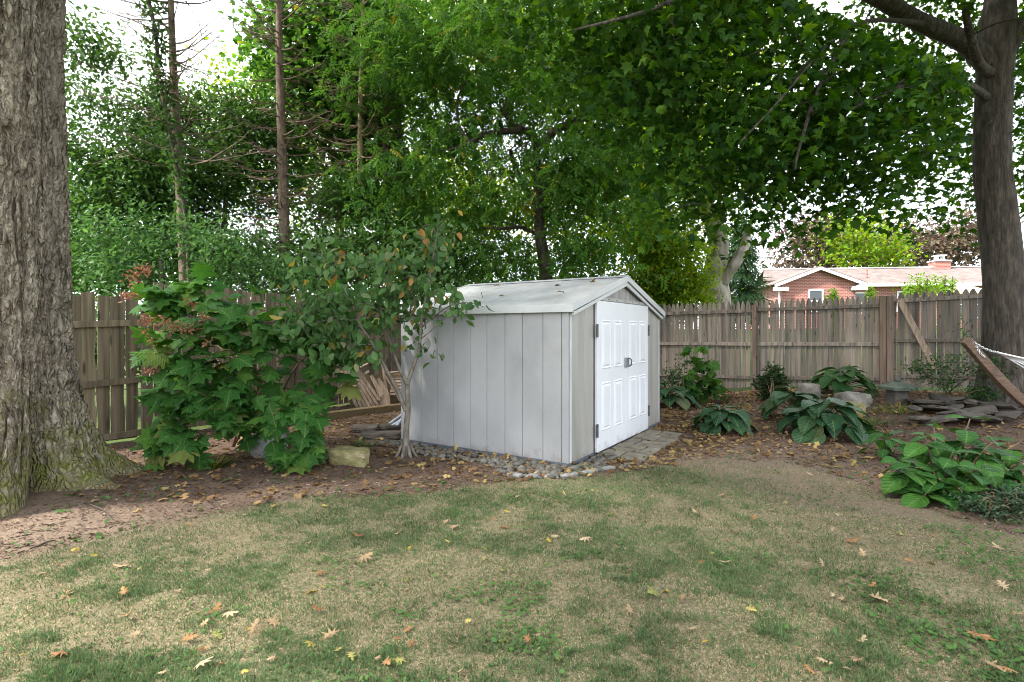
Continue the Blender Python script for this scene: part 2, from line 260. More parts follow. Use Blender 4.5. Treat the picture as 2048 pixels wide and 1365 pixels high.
def ground_mat():
    m, n, L, b, out = _new('ground_soil')
    t = n.new('ShaderNodeTexCoord')
    def noise(s, d=7):
        q = n.new('ShaderNodeTexNoise'); q.inputs['Scale'].default_value = s; q.inputs['Detail'].default_value = d; q.inputs['Roughness'].default_value = .65; L.new(t.outputs['Object'], q.inputs['Vector']); return q
    a = noise(2.2); fine = noise(45, 8)
    soil = ramp(n, [(.3, (.052, .035, .026)), (.5, (.095, .064, .047)), (.7, (.16, .113, .084))]); L.new(fine.outputs['Fac'], soil.inputs[0])
    dust = ramp(n, [(.3, (.125, .09, .066)), (.7, (.24, .18, .135))]); L.new(fine.outputs['Fac'], dust.inputs[0])
    at1 = n.new('ShaderNodeAttribute'); at1.attribute_name = 'bare'
    m1 = n.new('ShaderNodeMix'); m1.data_type = 'RGBA'; L.new(at1.outputs['Fac'], m1.inputs[0]); L.new(soil.outputs[0], m1.inputs[6]); L.new(dust.outputs[0], m1.inputs[7])
    turf = ramp(n, [(.28, (.075, .070, .038)), (.5, (.15, .13, .078)), (.72, (.26, .22, .145))]); L.new(fine.outputs['Fac'], turf.inputs[0])
    at2 = n.new('ShaderNodeAttribute'); at2.attribute_name = 'lawn'
    lb = n.new('ShaderNodeMath'); lb.operation = 'MULTIPLY_ADD'; lb.inputs[1].default_value = -.85; lb.inputs[2].default_value = 1.0; L.new(at1.outputs['Fac'], lb.inputs[0]); lm_ = n.new('ShaderNodeMath'); lm_.operation = 'MULTIPLY'; L.new(at2.outputs['Fac'], lm_.inputs[0]); L.new(lb.outputs[0], lm_.inputs[1])
    m2 = n.new('ShaderNodeMix'); m2.data_type = 'RGBA'; L.new(lm_.outputs[0], m2.inputs[0]); L.new(m1.outputs[2], m2.inputs[6]); L.new(turf.outputs[0], m2.inputs[7])
    far = ramp(n, [(.35, (.04, .066, .018)), (.65, (.075, .105, .03))]); L.new(a.outputs['Fac'], far.inputs[0])
    at3 = n.new('ShaderNodeAttribute'); at3.attribute_name = 'far'
    m3 = n.new('ShaderNodeMix'); m3.data_type = 'RGBA'; L.new(at3.outputs['Fac'], m3.inputs[0]); L.new(m2.outputs[2], m3.inputs[6]); L.new(far.outputs[0], m3.inputs[7])
    L.new(m3.outputs[2], b.inputs['Base Color']); b.inputs['Roughness'].default_value = .95; b.inputs['Specular IOR Level'].default_value = .1
    bp = n.new('ShaderNodeBump'); bp.inputs['Strength'].default_value = .8; bp.inputs['Distance'].default_value = .02; L.new(fine.outputs['Fac'], bp.inputs['Height']); L.new(bp.outputs[0], b.inputs['Normal'])
ground_mat()

# ------------------------------------------------------------------ mesh helpers
class MB:
    def __init__(s): s.v = []; s.f = []
    def add(s, vs, fs):
        o = len(s.v); s.v += [tuple(v) for v in vs]; s.f += [tuple(i + o for i in f) for f in fs]; return s
    def box(s, x0, x1, y0, y1, z0, z1, M=None):
        vs = [Vector(p) for p in ((x0, y0, z0), (x1, y0, z0), (x1, y1, z0), (x0, y1, z0), (x0, y0, z1), (x1, y0, z1), (x1, y1, z1), (x0, y1, z1))]
        if M: vs = [M @ v for v in vs]
        return s.add(vs, [(0, 3, 2, 1), (4, 5, 6, 7), (0, 1, 5, 4), (1, 2, 6, 5), (2, 3, 7, 6), (3, 0, 4, 7)])
    def bar(s, a, b, w, h, up=(0, 0, 1)):            # rectangular bar from a to b
        a = Vector(a); b = Vector(b); d = (b - a).normalized(); sd = d.cross(Vector(up)).normalized(); u = sd.cross(d)
        vs = []
        for p in (a, b):
            for q, r in ((-1, -1), (1, -1), (1, 1), (-1, 1)): vs.append(p + sd * q * w / 2 + u * r * h / 2)
        return s.add(vs, [(3, 2, 1, 0), (4, 5, 6, 7), (0, 1, 5, 4), (1, 2, 6, 5), (2, 3, 7, 6), (3, 0, 4, 7)])
    def tube(s, pts, rad, n=8, cap=True):
        pts = [Vector(p) for p in pts]; k = len(pts); rings = []
        prev = None
        for i, p in enumerate(pts):
            d = (pts[min(i + 1, k - 1)] - pts[max(i - 1, 0)])
            d = d.normalized() if d.length > 1e-6 else Vector((0, 0, 1))
            if prev is None: prev = d.orthogonal().normalized()
            prev = (prev - d * prev.dot(d)); prev = prev.normalized() if prev.length > 1e-5 else d.orthogonal().normalized()
            w = d.cross(prev); r = rad[i] if hasattr(rad, '__len__') else rad
            rings.append([p + (prev * math.cos(6.2832 * j / n) + w * math.sin(6.2832 * j / n)) * r for j in range(n)])
        o = len(s.v)
        for rg in rings: s.v += [tuple(v) for v in rg]
        for i in range(k - 1):
            for j in range(n): s.f.append((o + i * n + j, o + i * n + (j + 1) % n, o + (i + 1) * n + (j + 1) % n, o + (i + 1) * n + j))
        if cap: s.f.append(tuple(o + j for j in reversed(range(n)))); s.f.append(tuple(o + (k - 1) * n + j for j in range(n)))
        return s
    def prism(s, poly, y0, y1, M=None):              # polygon in xz, pulled along y
        k = len(poly); vs = [Vector((x, y0, z)) for x, z in poly] + [Vector((x, y1, z)) for x, z in poly]
        if M: vs = [M @ v for v in vs]
        return s.add(vs, [tuple(range(k)), tuple(reversed(range(k, 2 * k)))] + [(i, i + k, (i + 1) % k + k, (i + 1) % k) for i in range(k)])
    def mesh(s, name, mat, smooth=False):
        me = bpy.data.meshes.new(name); me.from_pydata(s.v, [], s.f); me.materials.append(MATS[mat])
        bm = bmesh.new(); bm.from_mesh(me); bmesh.ops.recalc_face_normals(bm, faces=bm.faces); bm.to_mesh(me); bm.free()
        if smooth: me.shade_smooth()
        return me
def bevel(me, w, seg=1):
    bm = bmesh.new(); bm.from_mesh(me); bmesh.ops.bevel(bm, geom=bm.edges[:], offset=w, segments=seg, affect='EDGES', profile=.5); bm.to_mesh(me); bm.free(); return me
def npmesh(name, V, Fc, mat, rnd=None, smooth=False):
    me = bpy.data.meshes.new(name); V = np.asarray(V, np.float32); Fc = np.asarray(Fc, np.int32); k = Fc.shape[1]
    me.vertices.add(len(V)); me.vertices.foreach_set('co', V.ravel()); me.loops.add(Fc.size); me.loops.foreach_set('vertex_index', Fc.ravel())
    me.polygons.add(len(Fc)); me.polygons.foreach_set('loop_start', np.arange(0, Fc.size, k, dtype=np.int32))
    if rnd is not None:
        a = me.attributes.new('rnd', 'FLOAT', 'POINT'); a.data.foreach_set('value', np.asarray(rnd, np.float32))
    me.update(calc_edges=True); me.materials.append(MATS[mat])
    if smooth: me.shade_smooth()
    return me
def tag(o, label=None, cat=None, group=None, kind=None):
    if label: o['label'] = label
    if cat: o['category'] = cat
    if group: o['group'] = group
    if kind: o['kind'] = kind
    return o
def obj(name, me, parent=None, loc=(0, 0, 0), rot=None):
    o = bpy.data.objects.new(name, me); COL.objects.link(o); o.parent = parent; o.location = loc
    if rot: o.rotation_euler = rot
    return o
def thing(name, label, cat, loc=(0, 0, 0), group=None, rz=0):
    o = bpy.data.objects.new(name, None); COL.objects.link(o); o.location = loc; o.rotation_euler = (0, 0, rz); o.empty_display_size = .2
    return tag(o, label, cat, group)
def wpart(name, me, root, kind=None):                # a part whose mesh is in world coordinates
    o = obj(name, me, root, -root.location); return tag(o, kind=kind) if kind else o
def norm(a): return a / np.maximum(np.linalg.norm(a, axis=-1, keepdims=True), 1e-9)

# ------------------------------------------------------------------ leaf shapes (base at origin, tip at +y, length 1)
def fan(half, fold=.18, droop=.18, cy=.42):
    pts = [(x, y) for x, y in half] + [(-x, y) for x, y in reversed(half[:-1])]
    V = [(0, cy, .05)] + [(x, y, -fold * abs(x) - droop * (y - .3) ** 2 + .04 * math.sin(9 * y + 6 * x)) for x, y in pts]; k = len(pts)
    return np.array(V), np.array([(0, 1 + i, 1 + (i + 1) % k) for i in range(k)])
def blade(ws, fold=.2, droop=.3, wav=.0):            # rows of left, middle, right
    V = []; Fc = []; k = len(ws)
    for i, w in enumerate(ws):
        y = i / (k - 1); zc = -droop * y * y
        V += [(-w, y, zc + fold * w + wav * math.sin(9 * y)), (0, y, zc), (w, y, zc + fold * w + wav * math.sin(9 * y + 2))]
    for i in range(k - 1):
        a = 3 * i
        Fc += [(a, a + 1, a + 4), (a, a + 4, a + 3), (a + 1, a + 2, a + 5), (a + 1, a + 5, a + 4)]
    return np.array(V), np.array(Fc)
_mh = [(.04, 0), (.28, -.10), (.26, .08), (.54, .18), (.37, .30), (.50, .60), (.25, .50), (.15, .74), (0, 1)]
MAPLE = [fan(_mh, f, d) for f, d in ((.18, .18), (.5, .4), (-.12, .7), (.3, -.25))]
OAKH = [fan([(.04, 0), (.20, -.04), (.34, .0), (.50, .10), (.40, .17), (.30, .22), (.44, .30), (.52, .38), (.64, .50), (.46, .52), (.34, .50), (.36, .60), (.42, .72), (.26, .74), (.17, .76), (.12, .88), (0, 1.04)], f, d) for f, d in ((.12, .25), (.30, .40), (.02, .55), (.35, .05), (-.1, .3))]
PINOAK = [fan([(.02, 0), (.04, .22), (.26, .10), (.09, .33), (.44, .38), (.12, .50), (.40, .74), (.09, .68), (.16, .88), (0, 1)], f, d, .45) for f, d in ((.3, .3), (-.35, .2), (.1, -.4))]
OVATE = [blade([.015, .18, .27, .29, .24, .14, .0], f, d, w) for f, d, w in ((.25, .25, .01), (.5, .4, .02), (.1, .15, .02))]
HOSTA = [blade([.05, .27, .37, .39, .33, .19, .0], f, d, w) for f, d, w in ((.25, .35, .02), (.4, .5, .03), (.15, .2, .03))]
MOP = [blade([.03, .22, .32, .34, .28, .17, .0], f, d, w) for f, d, w in ((.2, .2, .015), (.35, .35, .02), (.1, .3, .02))]
LITTER = fan([(.03, 0), (.30, .15), (.10, .40), (.38, .66), (.0, 1)], .25, .3, .4)
MAPLEFAR = fan([(.06, 0), (.50, .15), (.30, .34), (.42, .62), (0, 1)], .2, .3, .35)
SIMPLE = (np.array([(0, 0, 0), (.24, .45, .07), (0, 1, -.1), (-.24, .45, .07)]), np.array([(0, 1, 2), (0, 2, 3)]))
def _spray(n=7):
    V = []; Fc = []
    for i in range(n):
        side = -1 if i % 2 else 1; y = .12 + .8 * (i / n); ang = R(58) * side if i < n - 1 else 0; L = .30 - .05 * abs(i - n / 2) / n; w = .075
        dx, dy = math.sin(ang), math.cos(ang); o = len(V); z = -.3 * y * y
        V += [(0, y, z), (dx * L * .5 + dy * w, y + dy * L * .5 - dx * w, z - .01), (dx * L, y + dy * L, z - .10), (dx * L * .5 - dy * w, y + dy * L * .5 + dx * w, z - .01)]
        Fc += [(o, o + 1, o + 2), (o, o + 2, o + 3)]
    return np.array(V), np.array(Fc)
SPRAY = _spray(9)

def frames(D, U):
    Y = norm(D); X = norm(np.cross(Y, U)); Z = np.cross(X, Y); return X, Y, Z
def leaves(tm, P, D, U, S):
    X, Y, Z = frames(D, U); V, Fc = tm; n = len(P)
    W = P[:, None, :] + S[:, None, None] * (V[None, :, 0, None] * X[:, None, :] + V[None, :, 1, None] * Y[:, None, :] + V[None, :, 2, None] * Z[:, None, :])
    FF = Fc[None] + (np.arange(n) * len(V))[:, None, None]
    return W.reshape(-1, 3), FF.reshape(-1, 3), np.repeat(rng.random(n), len(V))
def leaf_mesh(name, tm, P, D, U, S, mat, smooth=False):
    if isinstance(tm, list):
        Vs, Fs, Rs, o = [], [], [], 0
        for k, q in enumerate(tm):
            V, Fc, r = leaves(q, P[k::len(tm)], D[k::len(tm)], U[k::len(tm)], S[k::len(tm)]); Vs.append(V); Fs.append(Fc + o); Rs.append(r); o += len(V)
        return npmesh(name, np.concatenate(Vs), np.concatenate(Fs), mat, np.concatenate(Rs), smooth)
    V, Fc, r = leaves(tm, P, D, U, S); return npmesh(name, V, Fc, mat, r, smooth)
def leaf_objs(name, meshes, P, D, U, S, root):
    X, Y, Z = frames(D, U); L = root.location
    for i in range(len(P)):
        o = bpy.data.objects.new(name, meshes[i % len(meshes)]); COL.objects.link(o); o.parent = root
        s = S[i]
        o.matrix_basis = Matrix(((X[i, 0] * s, Y[i, 0] * s, Z[i, 0] * s, P[i, 0] - L.x), (X[i, 1] * s, Y[i, 1] * s, Z[i, 1] * s, P[i, 1] - L.y), (X[i, 2] * s, Y[i, 2] * s, Z[i, 2] * s, P[i, 2] - L.z), (0, 0, 0, 1)))
def tmesh(name, tm, mat): return npmesh(name, tm[0], tm[1], mat, None, True)

# ------------------------------------------------------------------ trees
def ell(px, py, d, rx, ry, rd):
    c = at(px, py, d); return (c, Vector((rx * d / F, rd, ry * d / F)))
def sample(ells, n, clump=.0, seed=0):
    vol = np.array([e[1].x * e[1].y * e[1].z for e in ells]) ** .8; vol = vol / vol.sum(); out = []
    r = np.random.default_rng(seed + 11)
    for e, w in zip(ells, vol):
        k = max(int(n * w), 3); p = r.normal(size=(k, 3)); p = norm(p) * (r.random((k, 1)) ** .42)
        out.append(np.array(e[0]) + p * np.array(e[1]))
    return np.concatenate(out)
def resample(pts, rad, step=.25):
    P = [Vector(p) for p in pts]; out = []; rr = []
    for i in range(len(P) - 1):
        k = max(int((P[i + 1] - P[i]).length / step), 1)
        for j in range(k): out.append(P[i].lerp(P[i + 1], j / k)); rr.append(rad[i] + (rad[i + 1] - rad[i]) * j / k)
    out.append(P[-1]); rr.append(rad[-1]); return out, rr
def smooth_path(pts, rad, n=4):                      # Catmull-Rom
    P = [Vector(p) for p in pts]; out = []; rr = []
    for i in range(len(P) - 1):
        a = P[max(i - 1, 0)]; b = P[i]; c = P[i + 1]; d = P[min(i + 2, len(P) - 1)]
        for j in range(n):
            t = j / n; out.append(.5 * ((2 * b) + (c - a) * t + (2 * a - 5 * b + 4 * c - d) * t * t + (3 * b - a - 3 * c + d) * t ** 3)); rr.append(rad[i] + (rad[i + 1] - rad[i]) * t)
    out.append(P[-1]); rr.append(rad[-1]); return out, rr
def grow(mb, nodes, nrad, attract, rmax=.03, sag=.08, sides=4, seed=0):
    r = random.Random(seed); N = np.array([tuple(p) for p in nodes]); Rr = list(nrad); A = np.asarray(attract)
    d0 = np.min(np.linalg.norm(A[:, None] - N[None], axis=2), axis=1); A = A[np.argsort(d0)]
    segs = []
    for a in A:
        d = np.linalg.norm(N - a, axis=1) - .25 * (a[2] - N[:, 2]); i = int(np.argmin(d)); b = Vector(N[i]); e = Vector(a); L = (e - b).length
        if L < .05: continue
        k = 5; r0 = min(Rr[i] * .75, .008 + rmax * L * .35 + .004); off = Vector((r.uniform(-1, 1), r.uniform(-1, 1), r.uniform(.2, 1))) * L * .14
        pts = []; rad = []
        for j in range(k):
            t = j / (k - 1); pts.append(b.lerp(e, t) + off * math.sin(math.pi * t) - Vector((0, 0, sag * L * t * t * .5))); rad.append(r0 * (1 - t) + .004 * t)
        mb.tube(pts, rad, sides, False); N = np.vstack([N, [tuple(p) for p in pts[1:]]]); Rr += rad[1:]
        segs.append((pts[0], pts[-1]))
    return N, segs
def crown_leaves(A, per, sig, size, droop=.5, seed=0, up=1.0, flat=.6):
    r = np.random.default_rng(seed + 5); n = len(A) * per
    P = np.repeat(A, per, axis=0) + r.normal(size=(n, 3)) * np.array([sig, sig, sig * flat])
    D = r.normal(size=(n, 3)); D[:, 2] = D[:, 2] * .5 - droop
    U = r.normal(size=(n, 3)) * .5; U[:, 2] += up
    S = size[0] + (size[1] - size[0]) * r.random(n)
    return P, D, U, S
def clump_keep(P, f=.9, th=.36, seed=0):
    n = fbm(P[:, 0] * f + P[:, 1] * .5 + seed, P[:, 2] * f + P[:, 1] * .3 + seed * 3, 3); return n > th
def tree(name, label, trunk, rad, ells, nA, per, sig, size, lmat, bmat, tm=SIMPLE, limbs=(), group=None, droop=.5, th=.34, seed=1, sides=10, rmax=.03, cond=None, indiv=0, leafname='leaf', from_frac=.3, clear=0):
    root = thing(name, label, 'tree', trunk[0], group)
    mb = MB(); p, r = smooth_path(trunk, rad); mb.tube(p, r, sides); nodes = []; nr = []
    q, qr = resample(p, r); k = int(len(q) * from_frac); nodes += q[k:]; nr += qr[k:]
    for lp, lr in limbs:
        p, r = smooth_path(lp, lr); mb.tube(p, r, 8); q, qr = resample(p, r); nodes += q[1:]; nr += qr[1:]
    wpart('trunk', mb.mesh('trunk', bmat, True), root)
    A = sample(ells, nA, seed=seed)
    if th: A = A[clump_keep(A, .9, th, seed)]
    if cond is not None: A = A[cond(A)]
    bb = MB(); grow(bb, nodes, nr, A[:: 2 if len(A) > 700 else 1], rmax, seed=seed); wpart('branches', bb.mesh('branches', bmat, True), root, 'stuff')
    P, D, U, S = crown_leaves(A, per, sig, size, droop, seed)
    if cond is not None:
        c = cond(P); P, D, U, S = P[c], D[c], U[c], S[c]
    if clear:                                        # the heavy limbs carry no leaves on their garden side
        c = np.ones(len(P), bool)
        for lp, lr in [(trunk, rad)] + list(limbs):
            q, qr = resample(smooth_path(lp, lr)[0], smooth_path(lp, lr)[1], .2)
            for w in q: c &= ~(((P[:, 0] - w.x) ** 2 + (P[:, 2] - w.z) ** 2 < clear ** 2) & (P[:, 1] < w.y + .1))
        P, D, U, S = P[c], D[c], U[c], S[c]
    if indiv:
        d = np.linalg.norm(P - np.array([0, 0, EYE]), axis=1); sx = np.abs(P[:, 0] / P[:, 1]) < .93; sz = (P[:, 2] - EYE) / P[:, 1] < .60
        key = np.where(sx & sz & (P[:, 1] > 1), d, 1e9); o = np.argsort(key); sel = o[:indiv]; rest = o[indiv:]
        leaf_objs(leafname, [tmesh(leafname, q, lmat) for q in (tm if isinstance(tm, list) else [tm])], P[sel], D[sel], U[sel], S[sel], root); P, D, U, S = P[rest], D[rest], U[rest], S[rest]
    wpart('crown', leaf_mesh('crown', tm, P, D, U, S, lmat), root, 'stuff')
    return root

# ------------------------------------------------------------------ ground
_LX = [-30, -9, -3.42, -3.18, -2.78, -2.33, -1.49, -.59, -.12, .81, 1.53, 2.2, 3.0, 3.35, 3.5, 3.7, 8, 30]
_LY = [3.0, 3.2, 3.57, 3.69, 4.12, 4.59, 4.94, 5.1, 5.4, 5.50, 5.95, 6.2, 6.3, 5.4, 4.5, 3.9, 3.3, 3.0]
def lawn_edge(x): return np.interp(x, _LX, _LY)
def lawn_mask(x, y):
    e = lawn_edge(x) + (fbm(x * 2.1 + 5, y * 2.1, 3) - .5) * .5
    return ss((e - y) / .35 + .3)
def bare_mask(x, y):                                 # trodden dusty soil: beside the oak and right of the shed
    a = np.exp(-(((x + 3.5) / 1.3) ** 2 + ((y - 4.0) / .7) ** 2)); b = np.exp(-(((x - 2.6) / 1.1) ** 2 + ((y - 6.1) / .75) ** 2)); c = .7 * np.exp(-(((x - 3.2) / .9) ** 2 + ((y - 4.6) / 1.0) ** 2))
    d = np.exp(-(((x + 2.2) / 1.4) ** 2 + ((y - 5.2) / .5) ** 2)) * .35
    return np.clip(a + b + c + d + (fbm(x * 3, y * 3, 3) - .5) * .5, 0, 1)
def build_ground():
    fx = np.arange(-8, 10.001, .06); fy = np.arange(.6, 14.001, .06)
    xs = np.concatenate([[-900, -400, -150, -60, -30, -20, -14, -10.5], fx, [11, 12, 14, 17, 20, 25, 30, 40, 60, 150, 400, 900]])
    ys = np.concatenate([[-300, -60, -20, -8, -3, -1, 0], fy, np.arange(14.5, 30, 1), [32, 36, 45, 60, 90, 150, 300, 600, 1200, 2000]])
    X, Y = np.meshgrid(xs, ys); Z = terrain(X, Y); near = ((X > -8) & (X < 10) & (Y > .6) & (Y < 14))
    lm = lawn_mask(X, Y); bm_ = bare_mask(X, Y)
    Z = Z + near * ((fbm(X * 9, Y * 9, 3) - .5) * .035 * (1 - .5 * lm) + (fbm(X * 2.5, Y * 2.5, 2) - .5) * .03)
    oak = np.exp(-(((X + 4.45) / 1.0) ** 2 + ((Y - 4.9) / 1.0) ** 2)); Z = Z + .06 * oak
    n, k = X.shape; V = np.stack([X.ravel(), Y.ravel(), Z.ravel()], 1); I = np.arange(n * k).reshape(n, k)
    Fc = np.stack([I[:-1, :-1].ravel(), I[:-1, 1:].ravel(), I[1:, 1:].ravel(), I[1:, :-1].ravel()], 1)
    me = npmesh('ground', V, Fc, 'ground_soil', None, True)
    # beyond the fences the ground is turf
    lf = (Y - 7.5) * 2.9 - (X + 5.1) * 5.2           # left fence line
    far = np.where((Y > 12.9 - .438 * (X - 3.45)) & (X > -1.6), 1., 0.); far = np.where((lf > 0) & (Y > 6.5) & (X < 0), 1., far); far = np.where((Y < 0), 1., far)
    for nm, val in (('lawn', lm), ('bare', bm_), ('far', far)):
        a = me.attributes.new(nm, 'FLOAT', 'POINT'); a.data.foreach_set('value', val.ravel().astype(np.float32))
    tag(obj('ground', me), kind='structure')
    return xs, ys, Z
_gx, _gy, _gz = build_ground()
def gz(x, y):                                        # height of the built sheet
    x = np.asarray(x, float); y = np.asarray(y, float)
    i = np.clip(np.searchsorted(_gx, x) - 1, 0, len(_gx) - 2); j = np.clip(np.searchsorted(_gy, y) - 1, 0, len(_gy) - 2)
    u = (x - _gx[i]) / (_gx[i + 1] - _gx[i]); v = (y - _gy[j]) / (_gy[j + 1] - _gy[j])
    return (_gz[j, i] * (1 - u) + _gz[j, i + 1] * u) * (1 - v) + (_gz[j + 1, i] * (1 - u) + _gz[j + 1, i + 1] * u) * v
def G(x, y): return float(gz(x, y))
def gpt(px, py):
    p = gp(px, py); return Vector((p.x, p.y, G(p.x, p.y)))

# ------------------------------------------------------------------ shed
A0 = Vector((.62, 5.84, 0)); SU = Vector((.539, .842, 0)).normalized(); SV = Vector((-SU.y, SU.x, 0)); SW, SD = 3.19, 2.5
SROT = math.atan2(SU.y, SU.x)
def S2W(u, v): p = A0 + SU * u + SV * v; return p.x, p.y
def W2S(x, y): dx = x - A0.x; dy = y - A0.y; return dx * SU.x + dy * SU.y, dx * SV.x + dy * SV.y
def build_shed():
    t = thing('garden_shed', 'white metal garden shed with panelled double doors and low gable roof', 'shed', A0, rz=SROT)
    WH, RH = 1.74, 2.17; slope = (RH - WH) / (SW / 2)
    obj('base_rail', bevel(MB().box(-.012, SW + .012, -.012, SD + .012, -.06, .045).mesh('base_rail', 'shed_base'), .004), t)
    mb = MB().box(.006, SW - .03, .03, SD - .03, .05, WH - .02); obj('core', mb.mesh('core', 'shed_gable'), t)
    # left wall: vertical steel panels, each with a folded rib
    seams = [0, .085, .32, .59, .83, 1.09, 1.33, 1.60, 1.86, 2.14, 2.5]
    for i in range(len(seams) - 1):
        a, b = seams[i] + .0012, seams[i + 1] - .0012; dpt = [0, .003, -.002, .002, 0, .004, -.001, .003, .001, 0][i]
        m = MB(); prof = [(a, 0), (a + .005, -.008 - dpt), (b - .005, -.008 - dpt), (b, 0)] if b - a > .15 else [(a, 0), (a + .008, -.012), (b - .008, -.012), (b, 0)]
        k = len(prof); m.add([(x, y, .04) for y, x in prof] + [(x, y, WH) for y, x in prof], [(j, j + 1, j + 1 + k, j + k) for j in range(k - 1)] + [tuple(range(k)), tuple(range(2 * k - 1, k - 1, -1))])
        obj('wall_panel', m.mesh('wall_panel', 'shed_metal'), t)
    # right and back walls
    for a in np.arange(0, SD - .01, .25):
        obj('wall_panel', bevel(MB().box(SW - .01, SW + .012, a + .003, min(a + .247, SD), .04, WH).mesh('wall_panel', 'shed_metal'), .004), t)
    for a in np.arange(0, SW - .01, .29):
        obj('wall_panel', bevel(MB().box(a + .003, min(a + .287, SW), SD - .01, SD + .012, .04, WH).mesh('wall_panel', 'shed_metal'), .004), t)
    # front: corner posts and panels beside the doors
    def top(x): return WH + slope * min(x, SW - x) - .03
    for a, b, mt in ((.02, .055, 'shed_trim'), (.06, .37, 'shed_front'), (.375, .63, 'shed_front'), (2.545, 2.83, 'shed_front'), (2.835, 3.13, 'shed_front'), (3.135, SW - .005, 'shed_trim')):
        m = MB().prism([(a, .04), (b, .04), (b, top(b)), (a, top(a))], -.012, .02); obj('front_panel', bevel(m.mesh('front_panel', mt), .004), t)
    # gable infill boards
    for a, b in ((.64, 1.06), (1.065, 1.565), (1.57, 2.06), (2.065, 2.54)):
        mid = SW / 2; poly = [(a, 1.90), (b, 1.90), (b, top(b))] + ([(mid, top(mid))] if a < mid < b else []) + [(a, top(a))]
        obj('gable_panel', MB().prism(poly, -.006, .02).mesh('gable_panel', 'shed_gable'), t)
    dt = obj('door_track', bevel(MB().box(.62, 2.56, -.04, .0, 1.855, 1.90).mesh('door_track', 'shed_front'), .005), t)
    for x in np.linspace(.72, 2.46, 7): obj('screw', MB().tube([(x, -.046, 1.878), (x, -.038, 1.878)], .008, 6).mesh('screw', 'hinge_metal'), dt)
    # roof: two skins, fascia, rake trim, ridge cap
    OV, OX = .07, .055; e0 = WH + .02
    for sgn in (0, 1):
        def X(x): return x if sgn == 0 else SW - x
        n = 6; sp = np.linspace(-OV, SD + OV, n + 1)
        for i in range(n):
            a, b = sp[i] + .002, sp[i + 1] - .002
            pts = [(X(-OX), e0 - slope * OX), (X(SW / 2), e0 + slope * SW / 2), (X(SW / 2), e0 + slope * SW / 2 + .022), (X(-OX), e0 - slope * OX + .022)]
            obj('roof_panel', MB().prism(pts, a, b).mesh('roof_panel', 'shed_roof'), t)
        x = -OX; z = e0 - slope * OX
        f = MB().box(min(X(x - .012), X(x + .012)), max(X(x - .012), X(x + .012)), -OV - .01, SD + OV + .01, z - .055, z + .032)
        obj('fascia', bevel(f.mesh('fascia', 'shed_trim'), .004), t)
        for y in (-OV - .014, SD + OV + .004):
            pts = [(X(x - .014), z - .045), (X(SW / 2), e0 + slope * SW / 2 - .045), (X(SW / 2), e0 + slope * SW / 2 + .036), (X(x - .014), z + .036)]
            obj('rake_trim', bevel(MB().prism(pts, y, y + .02).mesh('rake_trim', 'shed_trim'), .003), t)
            pts = [(X(x + .05), z - .085), (X(SW / 2), e0 + slope * SW / 2 - .105), (X(SW / 2), e0 + slope * SW / 2 - .05), (X(x + .05), z - .048)]
            obj('rake_trim', MB().prism(pts, min(y + .02, y + .045) if y < 0 else y - .045, y + .045 if y < 0 else y - .02).mesh('rake_trim', 'shed_trim'), t)
    zr = e0 + slope * SW / 2 + .03
    obj('ridge_cap', MB().prism([(SW / 2 - .09, zr - .022), (SW / 2, zr + .008), (SW / 2 + .09, zr - .022), (SW / 2, zr - .004)], -OV - .016, SD + OV + .016).mesh('ridge_cap', 'shed_trim'), t)
    # doors with four raised panels each
    for k, (a, b) in enumerate(((.655, 1.583), (1.590, 2.52))):
        d = obj('door', bevel(MB().box(a, b, -.048, -.012, .035, 1.85).mesh('door', 'door_white'), .004), t)
        w = b - a
        for c0, c1 in ((.14, .44), (.56, .86)):
            for z0, z1 in ((.27, .86), (1.02, 1.62)):
                x0, x1 = a + w * c0, a + w * c1; m = MB()
                for (i0, y0), (i1, y1) in (((0, -.048), (.014, -.058)), ((.014, -.058), (.03, -.049)), ((.03, -.049), (.055, -.060))):
                    q = [(x0 + i0, z0 + i0), (x1 - i0, z0 + i0), (x1 - i0, z1 - i0), (x0 + i0, z1 - i0)]; r2 = [(x0 + i1, z0 + i1), (x1 - i1, z0 + i1), (x1 - i1, z1 - i1), (x0 + i1, z1 - i1)]
                    m.add([(x, y0, z) for x, z in q] + [(x, y1, z) for x, z in r2], [(j, (j + 1) % 4, (j + 1) % 4 + 4, j + 4) for j in range(4)])
                m.add([(x, -.060, z) for x, z in r2], [(0, 1, 2, 3)])
                obj('raised_panel', m.mesh('raised_panel', 'door_white'), d)
        hx = a - .012 if k == 0 else b + .012
        for z in (.30, 1.49):
            h = MB().box(hx - .026, hx + .026, -.056, -.046, z - .075, z + .075).tube([(hx, -.060, z - .08), (hx, -.060, z + .08)], .011, 8)
            obj('hinge', h.mesh('hinge', 'hinge_metal'), d)
        if k == 1:
            m = MB().box(1.545, 1.665, -.072, -.049, 1.0, 1.13); l = obj('latch', bevel(m.mesh('latch', 'latch_metal'), .005), d)
            obj('handle', MB().tube([(1.655, -.075, 1.01), (1.655, -.105, 1.03), (1.655, -.105, 1.10), (1.655, -.075, 1.12)], .010, 8).mesh('handle', 'hinge_metal'), l)
build_shed()

